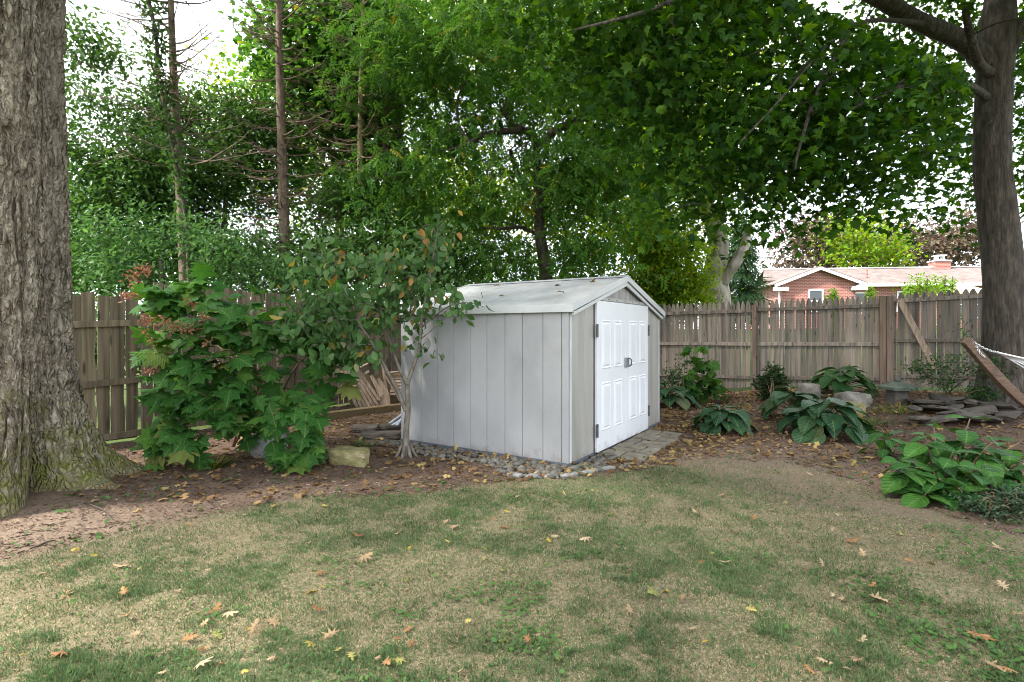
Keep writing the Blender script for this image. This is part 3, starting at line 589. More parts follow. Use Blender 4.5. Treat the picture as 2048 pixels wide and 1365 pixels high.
# leaves and sticks lying on the shed roof
def roof_z(u): return 1.74 + .02 + .27 * min(u, SW - u) + .03
for i, (u, v, what) in enumerate(((.55, 1.25, 'curled tan leaf on the shed roof, nearest the middle of the slope'), (.5, .3, 'curled tan leaf on the shed roof, low near the front edge'), (1.15, .28, 'curled brown leaf on the shed roof, high near the ridge'), (1.1, .75, 'curled brown leaf on the shed roof, below the ridge'), (1.2, 1.7, 'dark dead leaf on the shed roof, farthest from the doors'))):
    x, y = S2W(u, v); me = tmesh('roof_leaf', PINOAK[i % 3], 'litter_leaf'); o = obj('roof_leaf', me, None, (x, y, roof_z(u) + .012), (R(12), R(-10), i * 1.9)); o.scale = (.11, .11, .16); tag(o, what, 'leaf')

# ------------------------------------------------------------------ fences
def picket_mesh(w, h, th, gothic=True, seed=0, rough=0.):
    r = random.Random(seed); hw = w / 2
    if gothic: prof = [(-hw, 0), (hw, 0), (hw, h - .13), (hw * .8, h - .075), (hw * .34, h - .012), (0, h), (-hw * .34, h - .012), (-hw * .8, h - .075), (-hw, h - .13)]
    else:
        k = 7; Lp = [(-hw + r.uniform(-rough, rough), h * i / k) for i in range(k + 1)]; Rp = [(hw + r.uniform(-rough, rough), h * i / k) for i in range(k + 1)]
        prof = Rp + Lp[::-1]
    return MB().prism(prof, -th / 2, th / 2)
def fence_run(name, label, P0, P1, z0f, topf, pitch, w, th, rails, posts, mat, pmat, gothic=True, rough=0., rail_front=True, seed=0, postw=.09, post_top=-.12, rail_h=.075, jit=.02):
    P0 = Vector(P0); P1 = Vector(P1); L = (P1 - P0).length; d = (P1 - P0).normalized(); ang = math.atan2(d.y, d.x)
    root = thing(name, label, 'fence', (P0.x, P0.y, 0), None, ang)
    r = random.Random(seed); cache = {}; k = int(L / pitch)
    for i in range(k):
        s = (i + .5) * pitch; p = P0 + d * s; z0 = z0f(s / L); h = topf(s / L) - z0 + r.uniform(-jit, jit) * .6
        key = i % 6 if not rough else i
        if key not in cache: cache[key] = picket_mesh(w * r.uniform(.94, 1.03), 1.0, th, gothic, seed * 50 + key, rough).mesh('picket' if gothic else 'board', mat)
        # unit height mesh, the head keeps its shape: scale z
        o = obj('picket' if gothic else 'board', cache[key], root, (s, r.uniform(-.004, .004), z0), (0, r.uniform(-.006, .006), 0)); o.scale = (1, 1, h)
    side = -1 if rail_front else 1
    # rails run between posts
    cuts = sorted([0] + [q for q in posts if 0 < q < L] + [L])
    for a, b in zip(cuts[:-1], cuts[1:]):
        for rz in rails:
            za, zb = rz(a / L), rz(b / L); m = MB().bar((a + .01, side * (th / 2 + .024), za), (b - .01, side * (th / 2 + .024), zb), .042, rail_h)
            obj('rail', bevel(m.mesh('rail', mat), .004), root)
    for q in posts:
        zt = topf(q / L) + post_top; zb = z0f(q / L) - .25
        m = MB().box(q - postw / 2, q + postw / 2, side * (th / 2 + .003) - (.10 if side < 0 else 0), side * (th / 2 + .003) + (0 if side < 0 else .10), zb, zt)
        obj('post', bevel(m.mesh('post', pmat), .006), root)
    return root, d, ang
# the unit-height gothic mesh has its head defined for h=1: use a 2 m design instead
_pm = picket_mesh
def picket_mesh(w, h, th, gothic=True, seed=0, rough=0.):
    if not gothic: return _pm(w, 1.0, th, False, seed, rough)
    m = _pm(w, 2.0, th, True, seed, rough); m.v = [(x, y, z / 2.0) for x, y, z in m.v]; return m
FD = Vector((1, -.438)).normalized()
def FP(px):                                          # point of the right fence line on a sight line
    s = (px - CX) / F; y = 14.261 / (1 + .438 * s); return Vector((s * y, y, 0))
fa, fb, fc = FP(1240), FP(1508), FP(1778); fd = FP(1975); fe = Vector((10.9, 14.261 - .438 * 10.9, 0))
gr_ = lambda a, b: (lambda t: G(a.x + (b.x - a.x) * t, a.y + (b.y - a.y) * t) + .09)
fence_run('picket_fence', 'weathered picket fence bay between the shed and the single post', fa, fb, gr_(fa, fb), lambda t: 2.10 + .05 * t, .1005, .093, .018,
          [lambda t: 1.86 + .06 * t, lambda t: 1.17 + .01 * t, lambda t: .44 + .0 * t], [(fb - fa).length], 'fence_wood', 'post_wood', seed=1, post_top=-.10)
fence_run('picket_fence', 'weathered picket fence bay between the single post and the double post', fb, fc, gr_(fb, fc), lambda t: 2.15 + .06 * t, .1015, .094, .018,
          [lambda t: 1.94 + .06 * t, lambda t: 1.185 + .02 * t, lambda t: .44 + .06 * t], [(fc - fb).length - .12, (fc - fb).length], 'fence_wood', 'post_wood', seed=2, postw=.112, post_top=-.02)
gt, gd, ga = fence_run('picket_fence', 'weathered picket fence bay with a diagonal brace beside the maple trunk', fc, fd, gr_(fc, fd), lambda t: 2.24 + .06 * t, .130, .123, .018,
          [lambda t: 2.08 + .07 * t, lambda t: 1.28 + .02 * t, lambda t: .56 + .02 * t], [], 'fence_wood', 'post_wood', seed=3)
Lg = (fd - fc).length
obj('brace', bevel(MB().bar((.16, -.085, 2.10), (.75, -.085, .72), .11, .035, (0, 1, 0)).mesh('brace', 'chair_wood'), .004), gt)
fence_run('picket_fence', 'weathered picket fence bay behind and right of the maple trunk', fd, fe, gr_(fd, fe), lambda t: 2.30, .130, .123, .018,
          [lambda t: 2.15, lambda t: 1.30, lambda t: .58], [.9], 'fence_wood', 'post_wood', seed=4)
# left: rough boards beside the oak, a taller run behind the hydrangea
la, lb, lc = Vector((-6.6, 5.75, 0)), Vector((-5.10, 7.45, 0)), Vector((-1.5, 13.9, 0))
fence_run('board_fence', 'rough mossy board fence panel with gaps beside the oak trunk', la, lb, lambda t: .02, lambda t: 1.90 + .09 * t, .156, .147, .02,
          [lambda t: 1.50 + .10 * t, lambda t: .70 + .12 * t, lambda t: .03 + .06 * t], [(lb - la).length], 'mossy_wood', 'post_wood', gothic=False, rough=.012, seed=5, postw=.12, post_top=-.22, rail_h=.085, jit=.05)
fence_run('board_fence', 'tall grey board fence run behind the hydrangea and the chairs', lb + Vector((.05, .1, 0)), lc, lambda t: .04, lambda t: 2.16 - .12 * t, .125, .116, .018,
          [lambda t: 1.66, lambda t: .82, lambda t: .22], [2.4, 4.8, 7.1], 'mossy_wood', 'post_wood', gothic=False, rough=.004, seed=6, jit=.03)

# ------------------------------------------------------------------ big oak at the left
def build_oak():
    C = Vector((-4.54, 4.80, 0)); root = thing('oak_tree', 'huge double-lobed oak trunk with mossy furrowed bark at the left edge', 'tree', (C.x, C.y, 0))
    nz_, nt_ = 520, 380; z = np.linspace(-.12, 6.0, nz_) ; q_ = np.linspace(0, 1, nt_, endpoint=False); th = R(135) + 2 * math.pi * (q_ - .10 * np.sin(2 * math.pi * (q_ - .42)))   # seam behind, finer rings towards the garden
    TH, Z = np.meshgrid(th, z); c, s = np.cos(TH), np.sin(TH); zz = np.maximum(Z, 0)
    tp = 1.0 + .16 * np.exp(-zz / .9) - .022 * zz
    tw = R(-38) * np.exp(-zz / .7); ct, st = np.cos(TH - tw), np.sin(TH - tw)
    def circ(cx, cy, Rr):
        b = ct * cx + st * cy; disc = b * b - (cx * cx + cy * cy) + Rr * Rr; return np.where(disc > 0, b + np.sqrt(np.maximum(disc, 1e-6)), .02)
    r1 = circ(.18, -.30, .37); r2 = circ(-.03, .29, .31); k = 55
    r = np.maximum(r1, r2) + np.log(np.exp(k * (r1 - np.maximum(r1, r2))) + np.exp(k * (r2 - np.maximum(r1, r2)))) / k; r = np.maximum(r, .13) * tp
    for ang, a, h, p in ((-44, .26, .32, 22), (8, .40, .32, 30), (58, .44, .26, 36), (-85, .30, .3, 10), (110, .3, .3, 10), (170, .3, .3, 8), (28, .12, .6, 6), (-140, .3, .3, 8)):
        cc = np.maximum(np.cos(TH - R(ang)), 0) ** p; r = r + a * cc * np.exp(-zz / h)
    r = r - .16 * np.maximum(np.cos(TH - R(-18)), 0) ** 70 * np.exp(-zz / .8)
    u = TH * .62
    wx = (fbm(u * 5, Z * 3, 3) - .5) * .7
    n1 = fbm(u * 15 + wx, Z * 1.7 + wx, 3); rid = np.abs(n1 - .5) * 2
    n2 = fbm(u * 22 + 40 + wx * 2, Z * 8 + 9, 3); rid2 = np.abs(n2 - .5) * 2
    disp = .065 * (ss(rid / .30) - 1) + .028 * (ss(rid2 / .4) - 1) + .022 * (fbm(u * 40, Z * 26, 2) - .5)
    fade = .35 + .65 * ss((zz - .05) / .5); r = r + disp * fade + .03 * (fbm(u * 3, Z * 1.5, 2) - .5)
    V = np.stack([C.x + r * c + .02 * zz * 0, C.y + r * s, Z], 2).reshape(-1, 3); I = np.arange(nz_ * nt_).reshape(nz_, nt_); J = np.roll(I, -1, axis=1)
    Fc = np.stack([I[:-1].ravel(), J[:-1].ravel(), J[1:].ravel(), I[1:].ravel()], 1)
    wpart('trunk', npmesh('trunk', V, Fc, 'oak_bark', None, True), root)
    # limbs and crown high above the picture: they shade the yard
    mb = MB(); nodes = []; nr = []
    for k, (ax, ay, l) in enumerate(((-.9, -.3, 6), (.8, -.55, 7), (.1, -1, 7), (.95, .25, 6.5), (-.2, .5, 3), (.5, -.9, 8.5), (.9, -.1, 8))):
        b = Vector((C.x, C.y, 5.6)); e = b + Vector((ax * l, ay * l, 3.2 + .5 * k % 2)); m = b.lerp(e, .5) + Vector((0, 0, 1.2))
        p, q = smooth_path([b, m, e], [.22, .14, .05]); mb.tube(p, q, 8); n_, r_ = resample(p, q); nodes += n_[2:]; nr += r_[2:]
    p, q = smooth_path([(C.x, C.y, 5.5), (C.x - .1, C.y, 8), (C.x + .2, C.y - .3, 12)], [.45, .32, .1]); mb.tube(p, q, 10)
    wpart('limbs', mb.mesh('limbs', 'dark_bark', True), root)
    r_ = np.random.default_rng(5); n = 1700
    A = norm(r_.normal(size=(n, 3))) * (r_.random((n, 1)) ** .4) * np.array([8.6, 9.6, 4.4]) + np.array([C.x + 1.2, C.y + 1.2, 10.6])
    A = A[clump_keep(A, .5, .40, 3)]
    def ok(P): return (P[:, 2] > 2.6 + .66 * np.maximum(P[:, 1], 0)) & (P[:, 2] > 5)
    A = A[ok(A)]; P, D, U, S = crown_leaves(A, 22, .5, (.16, .26), .5, 3); c = ok(P)
    bb = MB(); grow(bb, nodes, nr, A[::3], .03, seed=3); wpart('branches', bb.mesh('branches', 'dark_bark', True), root, 'stuff')
    wpart('crown', leaf_mesh('crown', SIMPLE, P[c], D[c], U[c], S[c] * 1.15, 'oak_crown_leaf'), root, 'stuff')
build_oak()

# ------------------------------------------------------------------ maple at the right
def build_maple():
    d = 9.4; T = lambda px, py, dd=d: at(px, py, dd)
    base = gpt(2012, 808); d = base.y
    trunk = [Vector((base.x, base.y, base.z - .2)), T(2010, 770, d), T(2012, 700, d), T(2008, 560, d), T(1994, 420, d), T(1984, 320, d), T(1989, 160, d), T(1996, 60, d), T(2002, -60, d), T(2005, -300, d)]
    rad = [.50, .38, .315, .275, .262, .25, .245, .25, .18, .12]
    limbs = [([T(1985, 140, d), T(1930, 85, d - .2), T(1840, 45, d - .6), T(1760, 0, d - 1), T(1640, -60, d - 1.8), T(1500, -120, d - 2.6)], [.17, .15, .13, .11, .08, .04]),
             ([T(2000, 120, d), T(2050, 50, d - .2), T(2130, -30, d - .6), T(2250, -120, d - 1)], [.16, .13, .10, .05]),
             ([T(1850, 48, d - .6), T(1800, 42, d - 1.2), T(1720, 45, d - 1.8), T(1650, 95, d - 2.4), T(1560, 200, d - 3), T(1480, 285, d - 3.4)], [.04, .032, .024, .017, .012, .006]),
             ([T(1985, 150, d), T(1960, 130, d - .5), T(1945, 90, d - .8), T(1930, 20, d - 1.2)], [.09, .075, .06, .04]),
             ([T(1980, 200, d), T(1930, 170, d - .8), T(1820, 170, d - 1.8), T(1700, 220, d - 2.6)], [.07, .05, .035, .015]),
             ([T(1640, -60, d - 1.8), T(1450, -40, d - 2.6), T(1300, 20, d - 3.2), T(1150, 60, d - 3.6)], [.05, .032, .02, .01]),
             ([T(1700, 60, d - 1.9), T(1640, 170, d - 2.4), T(1600, 290, d - 2.7), T(1590, 340, d - 2.8)], [.035, .025, .018, .008])]
    E = [ell(1500, 170, 7.0, 360, 215, 1.6), ell(1250, 120, 6.6, 210, 150, 1.1), ell(1770, 220, 7.4, 250, 190, 1.5), ell(1390, 330, 6.6, 110, 120, .8), ell(1640, 470, 7.0, 34, 62, .4), ell(1850, 400, 7.9, 70, 80, .7), ell(1890, 480, 7.9, 38, 42, .4),
         ell(1130, 40, 6.5, 100, 60, .8), ell(1960, 150, 8.0, 130, 200, 1.2), ell(2030, 360, 8.8, 40, 150, .5), ell(1600, -80, 7.0, 420, 120, 1.8), ell(1560, 340, 7.0, 150, 70, .8), ell(1490, 440, 6.8, 30, 36, .3), ell(1720, 370, 7.2, 80, 50, .5), ell(1350, 420, 6.6, 55, 50, .4), ell(1850, 40, 11.0, 230, 120, .8), ell(2040, 180, 11.0, 70, 260, .6), ell(1930, 330, 10.9, 60, 100, .5)]
    def cond(P):
        x = CX + F * P[:, 0] / P[:, 1]; y = HY - F * (P[:, 2] - EYE) / P[:, 1]
        lx = np.interp(x, [1600, 1750, 1840, 1930, 1985], [-60, 0, 40, 80, 130])
        limb = (x > 1600) & (x < 1990) & (y < lx + 55) & (y > lx - 60)
        tr = (np.abs(x - np.interp(y, [0, 160, 320, 560], [1996, 1989, 1984, 2006])) < 50) & (y > -40)
        return ~((limb | tr) & (P[:, 1] < d))           # trunk and main limb stand clear of their own leaves
    tree('maple_tree', 'big maple with grey trunk and dark drooping canopy at the right edge', trunk, rad, E, 1250, 23, .35, (.08, .135), 'maple_leaf', 'maple_bark', MAPLE, limbs, droop=.75, th=.37, seed=4, sides=22, indiv=300, cond=cond, from_frac=.55)
    root = [o for o in bpy.data.objects if o.name == 'maple_tree'][0]; r = np.random.default_rng(44); n = 900
    A = norm(r.normal(size=(n, 3))) * (r.random((n, 1)) ** .4) * np.array([6.0, 5.6, 3.0]) + np.array([8.2, 7.6, 9.0])
    def ok(P): return ((P[:, 2] > 2.3 + .64 * np.maximum(P[:, 1], 0)) | (P[:, 0] > 1.02 * P[:, 1] + .3)) & (P[:, 2] > 3.8)
    A = A[ok(A)]; P, D, U, S = crown_leaves(A, 24, .42, (.17, .25), .6, 44); c = ok(P)
    wpart('crown', leaf_mesh('crown', SIMPLE, P[c], D[c], U[c], S[c] * 1.2, 'maple_leaf'), root, 'stuff')  # outer crown beyond the view, added to shade the right-hand bed
build_maple()

# ------------------------------------------------------------------ trees beyond the fence
def gbase(px, d): x = (px - CX) / F * d; return Vector((x, d, G(x, d) - .1))
TG = 'trees beyond the fence'
b = gbase(1098, 14)
tree('walnut_tree', 'dark crooked tree with feathery leaves right behind the shed', [b, at(1092, 555, 14), at(1080, 470, 14), at(1078, 400, 14), at(1075, 340, 14), at(1072, 285, 14)], [.20, .18, .15, .13, .11, .09],
     [ell(1000, 230, 13.6, 300, 230, 2.2), ell(1150, 400, 13.4, 170, 130, 1.4), ell(880, 130, 14, 230, 160, 1.8), ell(1230, 280, 14, 150, 200, 1.8), ell(840, 400, 14, 140, 110, 1.3), ell(1130, 525, 13.6, 190, 50, 1.0), ell(970, 500, 13.6, 180, 60, 1.0), ell(1100, -40, 14, 330, 120, 2)],
     860, 14, .44, (.30, .42), 'walnut_leaf', 'dark_bark', SPRAY,
     [([at(1074, 300, 14), at(1060, 266, 13.9), at(1020, 262, 13.7), at(970, 270, 13.5), at(940, 285, 13.3), at(900, 300, 13.1)], [.11, .10, .085, .07, .05, .02]),
      ([at(1070, 300, 14), at(1110, 262, 13.9), at(1140, 248, 13.8), at(1160, 240, 13.7), at(1180, 200, 13.7), at(1193, 150, 13.7), at(1180, 110, 13.6), at(1160, 60, 13.6)], [.12, .11, .10, .12, .10, .08, .06, .03]),
      ([at(1195, 145, 13.7), at(1215, 128, 13.6), at(1250, 135, 13.5), at(1300, 160, 13.3)], [.06, .05, .035, .01]),
      ([at(1050, 262, 13.8), at(1020, 240, 13.8), at(1010, 215, 13.8), at(1040, 150, 14)], [.07, .06, .05, .02]),
      ([at(1075, 470, 14), at(1040, 455, 13.7), at(1000, 458, 13.4), at(960, 455, 13.2)], [.06, .045, .035, .015]),
      ([at(940, 285, 13.3), at(920, 255, 13.4), at(915, 200, 13.6), at(940, 150, 13.8)], [.05, .04, .03, .012]),
      ([at(1078, 420, 14), at(1040, 360, 14.2), at(1020, 300, 14.4)], [.10, .08, .05])], TG, .55, .34, 8, clear=.15)
tree('maple_tree', 'tall light green maple between the two dead spruces', [gbase(820, 17), at(815, 500, 17), at(800, 300, 17), at(780, 100, 17)], [.22, .2, .15, .08],
     [ell(740, 110, 16, 200, 160, 1.8), ell(650, 50, 16, 150, 110, 1.5), ell(700, 250, 16.5, 120, 120, 1.5), ell(800, 330, 17, 110, 170, 1.5), ell(580, 150, 16.5, 90, 120, 1.2), ell(620, 330, 16.5, 70, 120, 1)], 640, 26, .44, (.14, .22), 'walnut_leaf', 'dark_bark', MAPLEFAR, group=TG, seed=9, th=.40)
tree('sunlit_tree', 'tall sunlit yellow-green tree behind the crooked tree', [gbase(1290, 21), at(1290, 500, 21), at(1280, 250, 21), at(1250, 50, 21)], [.3, .26, .2, .1],
     [ell(1330, 330, 20, 150, 200, 2.5), ell(1180, 120, 21, 220, 180, 2.5), ell(1400, 150, 21, 150, 150, 2.5), ell(1180, 430, 20, 130, 130, 2), ell(1000, 60, 21, 160, 120, 2), ell(960, 400, 22, 170, 110, 2)], 860, 50, .70, (.20, .30), 'bright_leaf', 'dark_bark', SIMPLE, group=TG, seed=10, th=.28)
tree('sunlit_shrub_tree', 'bright vine-clad small tree between the shed roof and the pale forked trunk', [gbase(1330, 17), at(1330, 560, 17), at(1330, 470, 17)], [.12, .1, .05],
     [ell(1340, 530, 17, 62, 75, 1.0), ell(1300, 470, 17, 60, 60, 1.0), ell(1385, 560, 16.8, 30, 45, .6), ell(1345, 605, 17, 75, 40, .9), ell(1300, 560, 17, 50, 60, .8)], 290, 60, .30, (.11, .17), 'bright_leaf', 'dark_bark', SIMPLE, group=TG, seed=11, th=.2)
# left understory
tree('understory_tree', 'leafy dark understory tree behind the board fence, next to the oak', [gbase(210, 13.4), at(215, 560, 13.4), at(220, 430, 13.5), at(200, 300, 13.6)], [.10, .09, .06, .03],
     [ell(230, 440, 13.6, 125, 120, 1.0), ell(190, 260, 13.6, 70, 90, 1.0), ell(180, 540, 12.6, 90, 60, .8), ell(300, 330, 13.8, 90, 60, .9), ell(160, 120, 12, 50, 70, .8), ell(200, 690, 9.6, 130, 60, .7)], 450, 66, .42, (.12, .18), 'under_leaf', 'dark_bark', SIMPLE, group=TG, seed=12, th=.34)
tree('understory_tree', 'leafy understory tree between the two bare spruce trunks', [gbase(440, 14.5), at(440, 560, 14.5), at(450, 420, 14.6), at(460, 280, 14.8)], [.11, .09, .06, .03],
     [ell(440, 400, 14.6, 120, 130, 1.0), ell(480, 250, 14.8, 90, 70, .9), ell(400, 510, 14.2, 130, 60, .8), ell(520, 330, 14.8, 60, 80, .8), ell(340, 250, 15, 70, 70, .8)], 400, 70, .42, (.13, .20), 'under_leaf', 'dark_bark', SIMPLE, group=TG, seed=13, th=.33)
tree('understory_tree', 'low pale green thicket tree just above the board fence', [gbase(330, 10.6), at(325, 580, 10.6), at(320, 520, 10.6)], [.06, .05, .03],
     [ell(330, 545, 10.5, 190, 48, .7), ell(250, 480, 10.6, 90, 50, .6), ell(520, 560, 11.6, 110, 45, .7), ell(420, 480, 11, 90, 45, .6), ell(420, 680, 11.4, 190, 60, .6), ell(680, 690, 13.6, 130, 60, .5)], 360, 46, .30, (.085, .14), 'pale_under_leaf', 'dark_bark', SIMPLE, group=TG, seed=14, th=.30, from_frac=.1)
tree('understory_tree', 'thin dark understory tree behind the dogwood sapling', [gbase(640, 14), at(640, 560, 14), at(640, 470, 14)], [.07, .06, .03],
     [ell(620, 520, 13.6, 110, 55, .9), ell(760, 500, 13.8, 120, 60, .9), ell(860, 520, 13.4, 100, 50, .8), ell(680, 400, 14.4, 80, 70, .8)], 290, 56, .40, (.11, .17), 'under_leaf', 'dark_bark', SIMPLE, group=TG, seed=15, th=.38, from_frac=.1)
# screen of far foliage low behind everything on the left
tree('backdrop_tree', 'hazy far tree low behind the left thicket', [gbase(300, 24), at(300, 500, 24), at(300, 400, 24)], [.2, .18, .1],
     [ell(260, 520, 24, 190, 80, 2.5), ell(480, 540, 24, 160, 60, 2.5), ell(180, 380, 24, 90, 90, 2)], 230, 22, .6, (.26, .4), 'pale_under_leaf', 'dark_bark', SIMPLE, group=TG, seed=16, th=.40, from_frac=.1)
tree('backdrop_tree', 'tall yellow-green far tree filling the gaps between the spruces', [gbase(680, 29), at(680, 500, 29), at(680, 300, 29)], [.3, .25, .1],
     [ell(640, 300, 28, 160, 230, 2.5), ell(800, 200, 29, 160, 200, 2.5), ell(480, 260, 29, 110, 170, 2.2), ell(860, 400, 28, 120, 100, 2)], 420, 40, .75, (.24, .36), 'bright_leaf', 'dark_bark', SIMPLE, group=TG, seed=18, th=.38, from_frac=.2)
tree('backdrop_tree', 'hazy far tree low behind the middle trunks', [gbase(850, 26), at(850, 500, 26), at(850, 400, 26)], [.2, .18, .1],
     [ell(760, 560, 26, 220, 50, 2.5), ell(1000, 540, 26, 200, 60, 2.5), ell(900, 440, 26, 110, 60, 2)], 240, 22, .6, (.26, .4), 'pale_under_leaf', 'dark_bark', SIMPLE, group=TG, seed=17, th=.40, from_frac=.1)

def dead_spruce(label, px_top, px_bot, d, r0, bmat, y_hi, y_lo, nb, ln, seed, twig=16, fuzz=None):
    r = random.Random(seed); base = gbase(px_bot, d); root = thing('dead_spruce', label, 'tree', base, 'dead spruces beyond the fence')
    top = at(px_top, y_hi, d); pts = [base, base.lerp(top, .35) + Vector((.03, 0, 0)), base.lerp(top, .7) + Vector((-.03, 0, 0)), top]
    p, q = smooth_path(pts, [r0 * 1.15, r0, r0 * .7, r0 * .35]); mb = MB(); mb.tube(p, q, 12); wpart('trunk', mb.mesh('trunk', bmat, True), root)
    bb = MB(); tw = MB(); z0 = at(0, y_lo, d).z; z1 = top.z
    for i in range(nb):
        t = i / nb; z = z0 + (z1 - z0) * t + r.uniform(-.1, .1); f = (z - base.z) / (top.z - base.z); b = base.lerp(top, f); az = r.uniform(0, 6.283); L = ln * r.uniform(.45, 1.1) * (1.1 - .45 * f)
        e = b + Vector((math.cos(az) * L, math.sin(az) * L, r.uniform(-.12, .38) * L)); m = b.lerp(e, .5) + Vector((r.uniform(-.05, .05) * L, r.uniform(-.05, .05) * L, -.09 * L)); e2 = e + (e - b) * .12 + Vector((0, 0, r.uniform(0, .16) * L))
        bb.tube([b, b.lerp(m, .5) + Vector((0, 0, -.02 * L)), m, e, e2], [.022, .017, .013, .006, .003], 4, False)
        for k in range(twig):
            s = r.uniform(.2, 1); c = b.lerp(e, s) - Vector((0, 0, .07 * L * (1 - abs(2 * s - 1)))); ta = az + r.choice((-1, 1)) * r.uniform(.5, 1.2); tl = L * r.uniform(.12, .38)
            f2 = c + Vector((math.cos(ta) * tl, math.sin(ta) * tl, r.uniform(-.5, .2) * tl)); tw.tube([c, f2], [.008, .004], 3, False)
    wpart('branches', bb.mesh('branches', bmat), root, 'stuff'); wpart('twigs', tw.mesh('twigs', 'spruce_bark'), root, 'stuff')
    return root
dead_spruce('bare spruce trunk with fine dead branches, nearest the oak', 338, 378, 12.4, .12, 'spruce_bark', -120, 330, 64, 2.5, 21, 8)
dead_spruce('bare reddish spruce trunk with short dead branches, second from the oak', 558, 570, 13.2, .13, 'spruce_bark', -160, 560, 100, 1.7, 22, 14)
dead_spruce('slim spruce trunk with stripped pale bark, third from the oak', 728, 712, 14.4, .09, 'stripped_bark', -40, 540, 90, 1.5, 23, 16)
dead_spruce('dark slim spruce trunk right of the stripped one', 770, 782, 15.0, .10, 'dark_bark', 150, 540, 60, 1.4, 24, 18)

def vine():
    d = 12.0; pts = [at(282, -60, d), at(310, 60, d), at(318, 150, d), at(330, 220, d), at(352, 330, d), at(375, 480, d)][::-1]
    b = gbase(380, d); root = thing('climbing_vine', 'leafy vine column climbing the bare stem beside the nearest dead spruce', 'vine', b)
    p, q = smooth_path([b] + pts, [.04] * 7, 8); mb = MB().tube(p, q, 6); wpart('stem', mb.mesh('stem', 'dark_bark', True), root)
    P = np.array([tuple(x) for x in p if x.z > 3.5]); P = np.repeat(P, 26, axis=0) + rng.normal(size=(len(P) * 26, 3)) * np.array([.12, .12, .12]); n = len(P)
    D = rng.normal(size=(n, 3)); D[:, 2] -= .8; U = rng.normal(size=(n, 3)); U[:, 1] -= 1
    wpart('foliage', leaf_mesh('foliage', SIMPLE, P, D, U, .10 + .08 * rng.random(n), 'under_leaf'), root, 'stuff')
vine()

# pale forked trunk, spruce, copper beech
def pale_tree():
    d = 21
    tree('forked_tree', 'old pale grey forked tree trunk standing just behind the fence', [gbase(1432, d), at(1432, 600, d), at(1430, 540, d), at(1437, 490, d), at(1425, 440, d), at(1408, 405, d)], [.62, .55, .42, .38, .34, .28],
         [ell(1410, 380, d, 60, 60, 1.5), ell(1385, 470, d, 40, 40, 1), ell(1500, 430, d, 40, 40, 1.2), ell(1440, 300, d, 120, 80, 2)], 150, 20, .42, (.2, .3), 'pale_under_leaf', 'pale_bark', SIMPLE,
         [([at(1440, 575, d - .2), at(1458, 545, d - .4), at(1475, 520, d - .5), at(1488, 495, d - .5), at(1500, 450, d)], [.24, .23, .22, .2, .1]),
          ([at(1425, 605, d), at(1405, 590, d), at(1390, 565, d), at(1375, 520, d)], [.3, .26, .22, .1]),
          ([at(1428, 510, d), at(1400, 490, d), at(1375, 470, d)], [.15, .12, .06])], TG, seed=31, th=.3, sides=16, rmax=.04)
pale_tree()
def conifer(name, label, px, ytop, ybot, d, wpx, mat, seed, n=2600, group=None, size=(.18, .3)):
    top = at(px, ytop, d); bot = gbase(px, d); root = thing(name, label, 'tree', bot, group); mb = MB().tube([bot, top], [.1 * d / 20, .01], 8); wpart('trunk', mb.mesh('trunk', 'dark_bark'), root)
    r = np.random.default_rng(seed); t = r.random(n) ** .7; w = wpx * d / F; z0 = at(0, ybot, d).z; z = top.z - t * (top.z - z0); az = r.random(n) * 6.283; lay = .65 + .35 * np.sin(z * 7 + az); rr = w * t ** .8 * (r.random(n) ** .4) * lay
    P = np.stack([top.x + np.cos(az) * rr, d + np.sin(az) * rr, z], 1); D = np.stack([np.cos(az), np.sin(az), -.35 + .3 * r.normal(size=n)], 1); U = r.normal(size=(n, 3)) * .4; U[:, 2] += 1
    wpart('crown', leaf_mesh('crown', SPRAY, P, D, U, size[0] + (size[1] - size[0]) * r.random(n), mat), root, 'stuff'); return root
conifer('spruce_tree', 'light green spruce just right of the pale forked trunk', 1482, 430, 640, 27, 52, 'conifer_leaf', 41, 900, None, (.5, .8))
tree('copper_beech', 'broad bronze-leaved beech behind the brick house', [gbase(1650, 44), at(1650, 560, 44), at(1660, 480, 44)], [.5, .45, .25],
     [ell(1625, 480, 44, 85, 62, 4), ell(1740, 490, 45, 120, 55, 4), ell(1860, 505, 46, 110, 42, 4), ell(1580, 540, 44, 40, 30, 2), ell(1930, 470, 46, 60, 60, 3)], 560, 22, .8, (.34, .55), 'copper_leaf', 'dark_bark', SIMPLE, group=TG, seed=42, th=.34, from_frac=.1)
tree('garden_tree', 'yellow-green tree in front of the bronze beech, above the house roof', [gbase(1730, 39), at(1730, 560, 39), at(1730, 500, 39)], [.3, .25, .1],
     [ell(1720, 470, 39, 62, 48, 3), ell(1760, 510, 39, 50, 28, 2), ell(1700, 520, 39, 30, 22, 1.5)], 150, 20, .7, (.3, .45), 'bright_leaf', 'dark_bark', SIMPLE, group=TG, seed=43, th=.3, from_frac=.1)

